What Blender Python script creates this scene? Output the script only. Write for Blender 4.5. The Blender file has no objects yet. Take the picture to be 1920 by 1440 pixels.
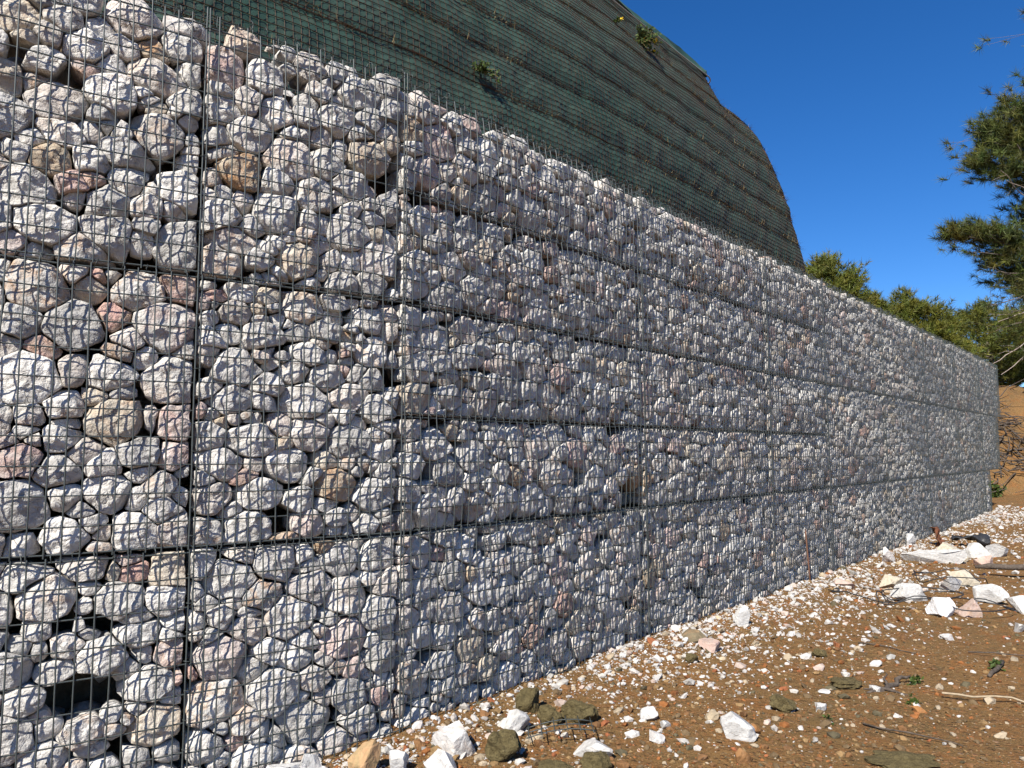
import bpy, bmesh, math, random
import numpy as np
from mathutils import Vector, Matrix

rad = math.radians
scene = bpy.context.scene
COL = scene.collection

# ------------------------------------------------------------------ camera, sky, sun, exposure
EYE = 1.17
cam_data = bpy.data.cameras.new('camera')
cam_data.sensor_width = 36.0
cam_data.lens = 27.0
cam_data.clip_start = 0.05
cam_data.clip_end = 3000.0
cam = bpy.data.objects.new('camera', cam_data)
COL.objects.link(cam)
cam.location = (0.0, 0.0, EYE)
cam.rotation_euler = (Matrix.Rotation(rad(90 + 5.21), 3, 'X') @ Matrix.Rotation(rad(-0.3), 3, 'Z')).to_euler()
scene.camera = cam

SUN_ELEV = rad(42.0)
SUN_H = (-0.431, -0.902)                 # horizontal direction towards the sun (behind the camera, to its left)
world = bpy.data.worlds.new('World')
scene.world = world
world.use_nodes = True
wn = world.node_tree
wn.nodes.clear()
sky = wn.nodes.new('ShaderNodeTexSky')
sky.sky_type = 'NISHITA'
sky.sun_disc = False
sky.sun_elevation = SUN_ELEV
sky.sun_rotation = math.atan2(SUN_H[0], SUN_H[1])
sky.altitude = 600.0
sky.air_density = 0.85
sky.dust_density = 0.0
sky.ozone_density = 6.0
bg = wn.nodes.new('ShaderNodeBackground')
bg.inputs['Strength'].default_value = 0.08
wout = wn.nodes.new('ShaderNodeOutputWorld')
# a few thin wisps of cloud low over the horizon, all the way round
tc = wn.nodes.new('ShaderNodeTexCoord')
mp = wn.nodes.new('ShaderNodeMapping')
mp.inputs['Scale'].default_value = (1.0, 1.0, 2.6)
nz = wn.nodes.new('ShaderNodeTexNoise')
nz.inputs['Scale'].default_value = 5.5
nz.inputs['Detail'].default_value = 7.0
nz.inputs['Roughness'].default_value = 0.6
rmp = wn.nodes.new('ShaderNodeMapRange')
rmp.inputs['From Min'].default_value = 0.57
rmp.inputs['From Max'].default_value = 0.80
sep = wn.nodes.new('ShaderNodeSeparateXYZ')
low = wn.nodes.new('ShaderNodeMapRange')
low.inputs['From Min'].default_value = 0.20
low.inputs['From Max'].default_value = 0.13
mul = wn.nodes.new('ShaderNodeMath'); mul.operation = 'MULTIPLY'
mul2 = wn.nodes.new('ShaderNodeMath'); mul2.operation = 'MULTIPLY'; mul2.inputs[1].default_value = 0.5
mixc = wn.nodes.new('ShaderNodeMix'); mixc.data_type = 'RGBA'
mixc.inputs[7].default_value = (7.5, 8.0, 8.8, 1)
L = wn.links.new
L(tc.outputs['Generated'], mp.inputs['Vector']); L(mp.outputs[0], nz.inputs['Vector'])
L(nz.outputs['Fac'], rmp.inputs['Value']); L(tc.outputs['Generated'], sep.inputs[0])
L(sep.outputs['Z'], low.inputs['Value']); L(rmp.outputs[0], mul.inputs[0]); L(low.outputs[0], mul.inputs[1])
L(mul.outputs[0], mul2.inputs[0]); L(mul2.outputs[0], mixc.inputs[0])
hsv = wn.nodes.new('ShaderNodeHueSaturation'); hsv.inputs['Saturation'].default_value = 1.23; hsv.inputs['Hue'].default_value = 0.506
L(sky.outputs[0], hsv.inputs['Color']); L(hsv.outputs[0], mixc.inputs[6]); L(mixc.outputs[2], bg.inputs['Color'])
L(bg.outputs[0], wout.inputs['Surface'])

sun_data = bpy.data.lights.new('sun', 'SUN')
sun_data.energy = 5.0
sun_data.angle = rad(0.53)
sun_data.color = (1.0, 0.94, 0.85)
sun = bpy.data.objects.new('sun', sun_data)
COL.objects.link(sun)
sd = Vector((SUN_H[0], SUN_H[1], math.tan(SUN_ELEV) * math.hypot(*SUN_H))).normalized()
sun.rotation_euler = sd.to_track_quat('Z', 'Y').to_euler()

scene.view_settings.view_transform = 'Standard'
scene.view_settings.look = 'None'
scene.view_settings.exposure = 0.9
scene.view_settings.gamma = 1.0
scene.view_settings.use_curve_mapping = False
scene.cycles.max_bounces = 4
scene.cycles.diffuse_bounces = 2
scene.cycles.glossy_bounces = 2
scene.cycles.use_adaptive_sampling = True
scene.cycles.adaptive_threshold = 0.025

# ------------------------------------------------------------------ helpers
def hash01(i, j, k, seed):
    if True:
        h = (i.astype(np.int64) * 374761393 + j.astype(np.int64) * 668265263 + k.astype(np.int64) * 2147483647 + seed * 1274126177)
        h = (h ^ (h >> 13)) * 1274126177
        h = h ^ (h >> 16)
    return (h & 0xFFFFFF).astype(np.float64) / 0xFFFFFF

_rn = np.random.default_rng(4)
PERM = np.concatenate([_rn.permutation(256)] * 3).astype(np.int32)
VALS = np.concatenate([_rn.uniform(-1, 1, 256)] * 3)
def vnoise(p, seed=0):
    i = np.floor(p); f = p - i
    i = (i.astype(np.int64) + np.array([seed * 37, seed * 101 + 7, seed * 59 + 3])) & 255
    f = f * f * f * (f * (f * 6 - 15) + 10)
    x, y, z = i[..., 0], i[..., 1], i[..., 2]
    fx, fy, fz = f[..., 0], f[..., 1], f[..., 2]
    out = []
    for a in (0, 1):
        pa = PERM[x + a] + y
        col = []
        for b in (0, 1):
            pb = PERM[pa + b] + z
            v0 = VALS[pb]; col.append(v0 + (VALS[pb + 1] - v0) * fz)
        out.append(col[0] + (col[1] - col[0]) * fy)
    return out[0] + (out[1] - out[0]) * fx

def fbm(p, octaves=3, seed=0, gain=0.5):
    o = 0.0; a = 1.0
    for k in range(octaves):
        o = o + a * vnoise(p * (2.03 ** k) + k * 17.3, seed + k)
        a *= gain
    return o

def smooth(x, a, b):
    t = np.clip((x - a) / (b - a), 0, 1)
    return t * t * (3 - 2 * t)

class Geo:
    """collects vertices and faces (with per-vertex colour data) for ONE mesh object"""
    def __init__(self):
        self.v = []; self.f = []; self.c = []; self.x = []; self.n = 0
    def add(self, verts, faces, tint=None, aux=None):
        verts = np.asarray(verts, float)
        self.v.append(verts)
        for fa in faces:
            fa = np.asarray(fa)
            if len(fa):
                self.f.append(fa + self.n)
        m = len(verts)
        if tint is not None:
            t = np.asarray(tint, float)
            self.c.append(np.tile(t, (m, 1)) if t.ndim == 1 else t)
            self.x.append(np.tile(np.asarray(aux if aux is not None else (0, 0, 0), float), (m, 1)))
        self.n += m
    def build(self, name, mat, parent=None, smooth_shade=True, origin=None):
        me = bpy.data.meshes.new(name)
        v = np.concatenate(self.v)
        if origin is not None:
            v = v - np.asarray(origin, float)
        tot = []; idx = []
        for fa in self.f:
            tot.append(np.full(len(fa), fa.shape[1], np.int32)); idx.append(fa.ravel())
        tot = np.concatenate(tot); idx = np.concatenate(idx).astype(np.int32)
        me.vertices.add(len(v)); me.vertices.foreach_set('co', v.ravel())
        me.loops.add(len(idx)); me.loops.foreach_set('vertex_index', idx)
        me.polygons.add(len(tot))
        me.polygons.foreach_set('loop_start', np.concatenate([[0], np.cumsum(tot)[:-1]]).astype(np.int32))
        me.polygons.foreach_set('loop_total', tot)
        me.polygons.foreach_set('use_smooth', np.full(len(tot), smooth_shade, bool))
        me.update(calc_edges=True)
        if self.c:
            c = np.concatenate(self.c)
            at = me.attributes.new('tint', 'FLOAT_COLOR', 'POINT')
            at.data.foreach_set('color', np.concatenate([c, np.ones((len(c), 1))], 1).ravel())
            ax = me.attributes.new('aux', 'FLOAT_VECTOR', 'POINT')
            ax.data.foreach_set('vector', np.concatenate(self.x).ravel())
        if mat is not None:
            me.materials.append(mat)
        o = bpy.data.objects.new(name, me)
        COL.objects.link(o)
        if origin is not None:
            o.location = origin
        if parent is not None:
            o.parent = parent
            if origin is not None:
                o.location = Vector(origin) - parent_world(parent)
        return o

def parent_world(p):
    w = Vector(p.location)
    while p.parent is not None:
        p = p.parent
        w += Vector(p.location)
    return w

def empty(name, loc=(0, 0, 0), parent=None):
    o = bpy.data.objects.new(name, None)
    COL.objects.link(o)
    o.location = loc
    o.empty_display_size = 0.2
    if parent is not None:
        o.parent = parent
    return o

def tag(o, label=None, cat=None, group=None, kind=None):
    if label: o['label'] = label
    if cat: o['category'] = cat
    if group: o['group'] = group
    if kind: o['kind'] = kind
    return o

def tube(geo, pts, r, k=5, tint=None, aux=None, cap=False):
    """a tube along a polyline; r is one radius or one per point"""
    p = np.asarray(pts, float); m = len(p)
    t = np.empty_like(p)
    t[1:-1] = p[2:] - p[:-2]; t[0] = p[1] - p[0]; t[-1] = p[-1] - p[-2]
    t /= np.linalg.norm(t, axis=1)[:, None] + 1e-12
    mt = t.mean(0)
    ref = np.eye(3)[np.argmin(np.abs(mt))]
    a = np.cross(t, ref); a /= np.linalg.norm(a, axis=1)[:, None] + 1e-12
    b = np.cross(t, a)
    ang = np.arange(k) * 2 * math.pi / k
    rr = np.broadcast_to(np.asarray(r, float), (m,))
    ring = p[:, None, :] + rr[:, None, None] * (np.cos(ang)[None, :, None] * a[:, None, :] + np.sin(ang)[None, :, None] * b[:, None, :])
    i = np.arange(m - 1)[:, None] * k; j = np.arange(k)[None, :]; j2 = (j + 1) % k
    q = np.stack([i + j, i + j2, i + k + j2, i + k + j], -1).reshape(-1, 4)
    faces = [q]
    if cap:
        c0 = np.arange(k)[None, :]
        faces += [c0[:, ::-1], c0 + (m - 1) * k]
    geo.add(ring.reshape(-1, 3), faces, tint, aux)

_ico = {}
def ico(sub):
    if sub == 0:
        v = np.array([[1, 0, 0], [-1, 0, 0], [0, 1, 0], [0, -1, 0], [0, 0, 1], [0, 0, -1.0]])
        return v, np.array([[0, 2, 4], [2, 1, 4], [1, 3, 4], [3, 0, 4], [2, 0, 5], [1, 2, 5], [3, 1, 5], [0, 3, 5]])
    if sub not in _ico:
        bm = bmesh.new()
        bmesh.ops.create_icosphere(bm, subdivisions=sub, radius=1.0)
        bm.verts.ensure_lookup_table()
        v = np.array([w.co[:] for w in bm.verts])
        f = np.array([[w.index for w in fc.verts] for fc in bm.faces])
        bm.free()
        _ico[sub] = (v, f)
    return _ico[sub]

def rock_points(rng, dims, sub=3, chops=11, rough=0.05, cut=(0.52, 0.86)):
    """an angular stone: a ball cut by random planes, then roughened"""
    v, f = ico(sub)
    v = v.copy()
    for _ in range(chops):
        n = rng.normal(size=3); n /= np.linalg.norm(n)
        h = rng.uniform(*cut)
        e = np.maximum(0, v @ n - h)
        v -= e[:, None] * n
    sd_ = int(rng.integers(1, 1 << 20))
    d = fbm(v * 1.7 + sd_ % 97, 3, sd_)
    v *= (1 + rough * 1.6 * d)[:, None]
    v *= np.asarray(dims) / 2 / np.maximum(0.6, np.abs(v).max(0))
    return v, f

def rotz(v, a):
    c, s = math.cos(a), math.sin(a)
    return np.stack([c * v[:, 0] - s * v[:, 1], s * v[:, 0] + c * v[:, 1], v[:, 2]], 1)

# ------------------------------------------------------------------ materials
def new_mat(name):
    m = bpy.data.materials.new(name)
    m.use_nodes = True
    nt = m.node_tree
    nt.nodes.clear()
    out = nt.nodes.new('ShaderNodeOutputMaterial')
    bs = nt.nodes.new('ShaderNodeBsdfPrincipled')
    nt.links.new(bs.outputs[0], out.inputs['Surface'])
    return m, nt, bs

class NB:
    def __init__(self, nt): self.nt = nt
    def n(self, t, **kw):
        nd = self.nt.nodes.new(t)
        for k, v in kw.items(): setattr(nd, k, v)
        return nd
    def l(self, a, b): self.nt.links.new(a, b)
    def noise(self, vec, scale, detail=4, rough=0.55, dist=0.0):
        nd = self.n('ShaderNodeTexNoise')
        nd.inputs['Scale'].default_value = scale; nd.inputs['Detail'].default_value = detail
        nd.inputs['Roughness'].default_value = rough; nd.inputs['Distortion'].default_value = dist
        self.l(vec, nd.inputs['Vector']); return nd.outputs['Fac']
    def ramp(self, val, a, b, lo=0.0, hi=1.0):
        nd = self.n('ShaderNodeMapRange')
        nd.inputs['From Min'].default_value = a; nd.inputs['From Max'].default_value = b
        nd.inputs['To Min'].default_value = lo; nd.inputs['To Max'].default_value = hi
        self.l(val, nd.inputs['Value']); return nd.outputs[0]
    def math(self, op, a, b):
        nd = self.n('ShaderNodeMath', operation=op)
        for i, x in enumerate((a, b)):
            if isinstance(x, (int, float)): nd.inputs[i].default_value = x
            else: self.l(x, nd.inputs[i])
        return nd.outputs[0]
    def mix(self, fac, a, b, mode='MIX'):
        nd = self.n('ShaderNodeMix', data_type='RGBA', blend_type=mode)
        for sock, x in ((nd.inputs[0], fac), (nd.inputs[6], a), (nd.inputs[7], b)):
            if isinstance(x, (int, float)): sock.default_value = x
            elif isinstance(x, tuple): sock.default_value = (*x, 1.0)
            else: self.l(x, sock)
        return nd.outputs[2]
    def bump(self, bs, h, strength, dist, prev=None):
        nd = self.n('ShaderNodeBump')
        nd.inputs['Strength'].default_value = strength; nd.inputs['Distance'].default_value = dist
        self.l(h, nd.inputs['Height'])
        if prev is not None: self.l(prev, nd.inputs['Normal'])
        if bs is not None: self.l(nd.outputs[0], bs.inputs['Normal'])
        return nd.outputs[0]

def stone_material(name, bump_scale=1.0, stain=1.0):
    m, nt, bs = new_mat(name); b = NB(nt)
    pos = b.n('ShaderNodeNewGeometry').outputs['Position']
    tint = b.n('ShaderNodeAttribute', attribute_name='tint').outputs['Color']
    aux = b.n('ShaderNodeAttribute', attribute_name='aux').outputs['Vector']
    sx = b.n('ShaderNodeSeparateXYZ'); b.l(aux, sx.inputs[0])
    # shift the texture from stone to stone
    off = b.n('ShaderNodeVectorMath', operation='SCALE'); b.l(aux, off.inputs[0]); off.inputs[3].default_value = 7.0
    add = b.n('ShaderNodeVectorMath', operation='ADD'); b.l(pos, add.inputs[0]); b.l(off.outputs[0], add.inputs[1])
    vec = add.outputs[0]
    big = b.noise(vec, 13, 2, 0.6, 0.4)
    mid = b.noise(vec, 42, 4, 0.68)
    fine = b.noise(vec, 170, 2, 0.7)
    k = b.math('ADD', b.ramp(big, 0.30, 0.72, 1.06, 0.80), b.ramp(mid, 0.30, 0.72, -0.16, 0.20))
    sv = b.n('ShaderNodeVectorMath', operation='SCALE'); b.l(tint, sv.inputs[0]); b.l(k, sv.inputs[3])
    c = sv.outputs[0]
    c = b.mix(b.ramp(mid, 0.38, 0.26, 0.0, 0.45), c, b.mix(1.0, c, (0.52, 0.47, 0.42), 'MULTIPLY'))
    # rust and ochre stains of the rock itself
    stn = b.noise(vec, 17, 4, 0.64, 0.8)
    rust = b.math('MULTIPLY', b.ramp(stn, 0.47, 0.66), sx.outputs['X'])
    rcol = b.mix(mid, (0.36, 0.165, 0.080), (0.43, 0.30, 0.165))
    c = b.mix(b.math('MINIMUM', b.math('MULTIPLY', rust, stain), 1.0), c, rcol)
    pink = b.math('MULTIPLY', b.ramp(b.noise(vec, 9, 3, 0.6, 1.0), 0.44, 0.62), sx.outputs['Y'])
    c = b.mix(pink, c, (0.45, 0.285, 0.245))
    # dark pits and hairline cracks
    vo = b.n('ShaderNodeTexVoronoi', feature='DISTANCE_TO_EDGE'); vo.inputs['Scale'].default_value = 16
    wv = b.n('ShaderNodeVectorMath', operation='ADD'); b.l(vec, wv.inputs[0])
    nv = b.n('ShaderNodeTexNoise'); nv.inputs['Scale'].default_value = 14; b.l(vec, nv.inputs['Vector'])
    sc_ = b.n('ShaderNodeVectorMath', operation='SCALE'); sc_.inputs[3].default_value = 0.12; b.l(nv.outputs['Color'], sc_.inputs[0])
    b.l(sc_.outputs[0], wv.inputs[1]); b.l(wv.outputs[0], vo.inputs['Vector'])
    crack = b.math('MULTIPLY', b.ramp(vo.outputs['Distance'], 0.022, 0.0), b.ramp(big, 0.50, 0.66))
    c = b.mix(b.math('MULTIPLY', crack, 0.45), c, (0.16, 0.13, 0.11))
    pits = b.ramp(fine, 0.64, 0.76, 0.0, 0.5)
    c = b.mix(pits, c, (0.20, 0.18, 0.16))
    b.l(c, bs.inputs['Base Color'])
    bs.inputs['Roughness'].default_value = 0.86
    bs.inputs['Specular IOR Level'].default_value = 0.25
    chip = b.n('ShaderNodeTexVoronoi'); chip.inputs['Scale'].default_value = 34; b.l(wv.outputs[0], chip.inputs['Vector'])
    h = b.math('ADD', b.math('MULTIPLY', mid, 0.6), b.math('MULTIPLY', fine, 0.24))
    h = b.math('ADD', h, b.math('MULTIPLY', chip.outputs['Distance'], -0.45))
    h = b.math('SUBTRACT', h, b.math('MULTIPLY', crack, 0.35))
    b.bump(bs, h, 0.85 * bump_scale, 0.016)
    return m

M_STONE = stone_material('weathered limestone')
M_GRAVEL = stone_material('limestone gravel', 0.6, 1.0)

def wire_material(name, base, rough=0.45, metal=0.55, rust=0.0):
    m, nt, bs = new_mat(name); b = NB(nt)
    pos = b.n('ShaderNodeNewGeometry').outputs['Position']
    nz_ = b.noise(pos, 35, 4)
    c = b.mix(b.ramp(nz_, 0.35, 0.7, 0.0, 0.6), base, tuple(x * 0.6 for x in base))
    if rust:
        c = b.mix(b.ramp(b.noise(pos, 3.0, 5), 0.5 - rust * 0.2, 0.62), c, (0.085, 0.042, 0.024))
    b.l(c, bs.inputs['Base Color'])
    bs.inputs['Roughness'].default_value = rough
    bs.inputs['Metallic'].default_value = metal
    return m

M_WIRE = wire_material('galvanised wire', (0.060, 0.071, 0.070), 0.5, 0.2)
M_RUSTWIRE = wire_material('rusty slope mesh', (0.045, 0.030, 0.022), 0.75, 0.1, 1.0)
M_RUST = wire_material('rusty bar', (0.12, 0.055, 0.03), 0.8, 0.1)
M_BLACKWIRE = wire_material('black wire', (0.03, 0.03, 0.032), 0.5, 0.2)

def simple(name, base, base2, scale, rough=0.9, bumps=((20, 0.5, 0.01),), attr=False, lo=0.35, hi=0.65):
    m, nt, bs = new_mat(name); b = NB(nt)
    pos = b.n('ShaderNodeNewGeometry').outputs['Position']
    c = b.mix(b.ramp(b.noise(pos, scale, 5, 0.65), lo, hi), base, base2)
    if attr:
        t = b.n('ShaderNodeAttribute', attribute_name='tint').outputs['Color']
        c = b.mix(1.0, c, t, 'MULTIPLY')
    b.l(c, bs.inputs['Base Color'])
    bs.inputs['Roughness'].default_value = rough
    bs.inputs['Specular IOR Level'].default_value = 0.2
    prev = None
    for s, st, di in bumps:
        prev = b.bump(None, b.noise(pos, s, 6, 0.65), st, di, prev)
    if prev is not None: b.l(prev, bs.inputs['Normal'])
    return m

M_CLAY = simple('olive clay', (0.135, 0.108, 0.050), (0.080, 0.062, 0.027), 45, 0.95, ((40, 1.0, 0.02), (150, 0.9, 0.008)))
M_BARK = simple('dark wood', (0.055, 0.043, 0.034), (0.11, 0.09, 0.075), 40, 0.9, ((60, 0.9, 0.01),))
M_STICK = simple('bleached stick', (0.36, 0.29, 0.20), (0.24, 0.19, 0.125), 30, 0.8, ((80, 0.4, 0.003),))
M_PINEBARK = simple('pine bark', (0.17, 0.145, 0.12), (0.09, 0.07, 0.055), 18, 0.95, ((30, 0.9, 0.02),))
M_PLASTIC = simple('black plastic sheet', (0.022, 0.023, 0.026), (0.035, 0.036, 0.04), 20, 0.35, ((12, 0.5, 0.02),))
M_TIN = simple('rusted tin', (0.13, 0.05, 0.025), (0.06, 0.028, 0.018), 25, 0.85, ((50, 0.5, 0.004),))
M_STRAW = simple('dry straw', (0.30, 0.23, 0.11), (0.17, 0.12, 0.055), 20, 0.9, ())
M_LEAF = simple('weed leaf', (0.026, 0.046, 0.010), (0.055, 0.078, 0.016), 30, 0.6, (), True)
M_PETAL = simple('yellow petal', (0.75, 0.55, 0.03), (0.70, 0.45, 0.02), 30, 0.7, ())
M_CABLE = simple('pale cable', (0.40, 0.40, 0.36), (0.32, 0.32, 0.30), 20, 0.6, ())

def needle_material(name, a, c2):
    m, nt, bs = new_mat(name); b = NB(nt)
    t = b.n('ShaderNodeAttribute', attribute_name='tint').outputs['Color']
    pos = b.n('ShaderNodeNewGeometry').outputs['Position']
    c = b.mix(1.0, b.mix(b.ramp(b.noise(pos, 1.6, 3), 0.38, 0.62), a, c2), t, 'MULTIPLY')
    b.l(c, bs.inputs['Base Color'])
    bs.inputs['Roughness'].default_value = 0.55
    bs.inputs['Specular IOR Level'].default_value = 0.3
    tr = b.n('ShaderNodeBsdfTranslucent'); b.l(c, tr.inputs['Color'])
    mx = b.n('ShaderNodeMixShader'); mx.inputs[0].default_value = 0.25
    out = [x for x in nt.nodes if x.type == 'OUTPUT_MATERIAL'][0]
    b.l(bs.outputs[0], mx.inputs[1]); b.l(tr.outputs[0], mx.inputs[2]); b.l(mx.outputs[0], out.inputs['Surface'])
    return m

M_NEEDLE = needle_material('pine needles', (0.088, 0.108, 0.020), (0.145, 0.158, 0.028))
M_NEEDLE_NEAR = needle_material('long pine needles', (0.075, 0.105, 0.030), (0.125, 0.140, 0.036))

# soil: brown earth with fine grit of many colours
def soil_material():
    m, nt, bs = new_mat('stony soil'); b = NB(nt)
    pos = b.n('ShaderNodeNewGeometry').outputs['Position']
    c = b.mix(b.ramp(b.noise(pos, 0.9, 5, 0.6), 0.35, 0.66), (0.190, 0.105, 0.038), (0.130, 0.084, 0.034))
    c = b.mix(b.ramp(b.noise(pos, 5.0, 5, 0.65), 0.48, 0.66, 0, 0.75), c, (0.205, 0.086, 0.026))
    c = b.mix(b.ramp(b.noise(pos, 9.0, 4, 0.6), 0.56, 0.70, 0, 0.6), c, (0.070, 0.054, 0.026))
    prev_h = None
    for s, fa in ((42, 0.85), (95, 0.8), (200, 0.6)):
        vo = b.n('ShaderNodeTexVoronoi'); vo.inputs['Scale'].default_value = s; vo.inputs['Randomness'].default_value = 1.0
        b.l(pos, vo.inputs['Vector'])
        hs = b.n('ShaderNodeSeparateColor'); b.l(vo.outputs['Color'], hs.inputs[0])
        cr = b.n('ShaderNodeValToRGB'); e = cr.color_ramp
        e.elements[0].position = 0.0; e.elements[0].color = (0.065, 0.040, 0.018, 1)
        e.elements[1].position = 1.0; e.elements[1].color = (0.36, 0.30, 0.22, 1)
        for p_, col in ((0.35, (0.13, 0.072, 0.028, 1)), (0.6, (0.20, 0.10, 0.038, 1)), (0.8, (0.23, 0.155, 0.08, 1)), (0.93, (0.28, 0.11, 0.035, 1))):
            q = e.elements.new(p_); q.color = col
        b.l(hs.outputs[0], cr.inputs[0])
        msk = b.math('MULTIPLY', b.ramp(hs.outputs[1], 0.45, 0.55), b.ramp(vo.outputs['Distance'], 0.52, 0.38))
        c = b.mix(b.math('MULTIPLY', msk, fa), c, cr.outputs[0])
        h = b.math('MULTIPLY', msk, b.ramp(vo.outputs['Distance'], 0.5, 0.0))
        h = b.math('MULTIPLY', h, 30.0 / s)
        prev_h = h if prev_h is None else b.math('ADD', prev_h, h)
    b.l(c, bs.inputs['Base Color'])
    bs.inputs['Roughness'].default_value = 0.95
    bs.inputs['Specular IOR Level'].default_value = 0.15
    pv = b.bump(None, b.noise(pos, 14, 8, 0.7), 0.9, 0.03)
    b.bump(bs, prev_h, 0.9, 0.012, pv)
    return m
M_SOIL = soil_material()

def net_material():
    m, nt, bs = new_mat('green slope netting'); b = NB(nt)
    pos = b.n('ShaderNodeNewGeometry').outputs['Position']
    c = b.mix(b.ramp(b.noise(pos, 1.3, 5, 0.6), 0.35, 0.65), (0.022, 0.056, 0.041), (0.040, 0.072, 0.056))
    c = b.mix(b.ramp(b.noise(pos, 7, 5, 0.72), 0.52, 0.68, 0, 0.5), c, (0.065, 0.058, 0.040))
    t = b.n('ShaderNodeAttribute', attribute_name='tint').outputs['Color']
    c = b.mix(1.0, c, t, 'MULTIPLY')
    b.l(c, bs.inputs['Base Color'])
    bs.inputs['Roughness'].default_value = 0.6
    bs.inputs['Specular IOR Level'].default_value = 0.35
    wv = b.noise(pos, 130, 2)
    b.bump(bs, wv, 0.5, 0.006)
    return m
M_NET = net_material()

# ------------------------------------------------------------------ the lie of the land (plan of the wall)
TH = 0.707
P0 = np.array([-0.468, 3.296])
FACETS = [(-2.9, -0.85, 1.02), (-0.85, 0.0, 0.929), (0.0, 15.6, TH)]   # s range and heading of each straight run of wall
def heading(th): return np.array([math.sin(th), math.cos(th)]), np.array([-math.cos(th), math.sin(th)])
D_MID, N_MID = heading(TH)
D_1, N_1 = heading(0.929)
D_0, N_0 = heading(1.02)
P_1 = P0 - D_1 * 0.85
Z_BASE, Z1, Z2, Z_TOP = -0.164, 0.836, 1.836, 2.836

def wall_xyz(s, d, z):
    """s along the wall, d into the wall, z up -> world (s of one call lies on one straight run)"""
    s = np.asarray(s, float); d = np.asarray(d, float); z = np.asarray(z, float)
    sm = float(np.mean(s))
    if sm >= 0: o, D, N, ss = P0, D_MID, N_MID, s
    elif sm >= -0.85: o, D, N, ss = P0, D_1, N_1, s
    else: o, D, N, ss = P_1, D_0, N_0, s + 0.85
    s_, d_, z_ = np.broadcast_arrays(ss, d, z)
    return np.stack([o[0] + D[0] * s_ + N[0] * d_, o[1] + D[1] * s_ + N[1] * d_, z_], -1)

def wall_frame(x, y):
    q0, q1 = x - P0[0], y - P0[1]
    s = q0 * D_MID[0] + q1 * D_MID[1]
    d = q0 * N_MID[0] + q1 * N_MID[1]
    d1 = q0 * N_1[0] + q1 * N_1[1]
    s1 = q0 * D_1[0] + q1 * D_1[1]
    p0, p1 = x - P_1[0], y - P_1[1]
    d0 = p0 * N_0[0] + p1 * N_0[1]
    s0 = p0 * D_0[0] + p1 * D_0[1]
    dd = np.where(s >= 0, d, np.where(s0 >= 0, d1, d0))
    ss = np.where(s >= 0, s, np.where(s0 >= 0, s1, s0 - 0.85))
    return ss, dd

def ground_z(x, y):
    x = np.asarray(x, float); y = np.asarray(y, float)
    s, d = wall_frame(x, y)
    z = 0.006 * np.clip(s, 0, 18) - 0.01
    p = np.stack([x, y, np.zeros_like(x)], -1)
    near = np.exp(-((y - 6) / 30.0) ** 2)
    z = z + near * (0.022 * fbm(p * 1.3, 3, 5) + 0.010 * vnoise(p * 5.5, 9))
    z = z + 0.05 * smooth(-d, 0.5, 0.0) * (0.6 + 0.4 * vnoise(p * 2.0, 11))
    bank = smooth(y - 0.10 * x - 16.1 + 0.5 * vnoise(p * 0.35, 21), 0, 4.4) * (2.75 + 0.35 * vnoise(p * 0.25, 22))
    back = 2.70 * smooth(d, 0.45, 0.85) * smooth(s, 16.4, 14.9)
    z = np.maximum(z, np.maximum(bank + z * 0.4 + 0.22 * near * fbm(p * 1.3, 4, 31) * smooth(bank, 0, 0.6), back))
    return z + 1.4 * smooth(y, 22, 60)

# ------------------------------------------------------------------ ground sheet
def graded(a, b, step, lo, hi, grow=1.35):
    core = list(np.arange(a, b + 1e-6, step))
    out = []; x = b; h = step
    while x < hi: h *= grow; x += h; out.append(x)
    pre = []; x = a; h = step
    while x > lo: h *= grow; x -= h; pre.append(x)
    return np.array(pre[::-1] + core + out)
gx = graded(-2.0, 14.5, 0.07, -1500, 1500)
gy = graded(1.6, 22.0, 0.08, -1500, 1500)
X, Y = np.meshgrid(gx, gy)
Zg = ground_z(X, Y)
nx, ny = len(gx), len(gy)
ii = np.arange((ny - 1) * (nx - 1)); r_ = ii // (nx - 1); c_ = ii % (nx - 1)
qa = r_ * nx + c_
g = Geo(); g.add(np.stack([X, Y, Zg], -1).reshape(-1, 3), [np.stack([qa, qa + 1, qa + nx + 1, qa + nx], 1)])
tag(g.build('ground', M_SOIL), kind='structure')

# ------------------------------------------------------------------ the gabion wall
wall = empty('gabion_wall', (float(P0[0]), float(P0[1]), 0.0))
tag(wall, 'long wall of steel mesh baskets packed with pale limestone blocks', 'gabion wall', kind='thing')
WO = np.array([P0[0], P0[1], 0.0])

edges_far = [5.4, 7.4, 9.4, 11.4, 13.4, 15.4]
BASKETS = []                                     # (s0, s1, z0, z1)
for s0, s1 in ((-2.85, -0.85), (-0.85, 0.0)):
    BASKETS += [(s0, s1, Z_BASE, Z1), (s0, s1, Z1, Z2), (s0, s1, Z2, Z_TOP)]
for s0, s1 in ((0.0, 2.0), (2.0, 4.0), (4.0, 5.4)):
    BASKETS += [(s0, s1, Z_BASE, Z1)] + [(s0, s1, Z1 + 0.5 * k, Z1 + 0.5 * (k + 1)) for k in range(4)]
for a, b in zip(edges_far[:-1], edges_far[1:]):
    last = b > 15
    BASKETS += [(a, b - (1.5 if last else 0), Z_BASE, Z1), (a, b - (0.35 if last else 0), Z1, Z2), (a, b, Z2, Z_TOP)]

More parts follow.
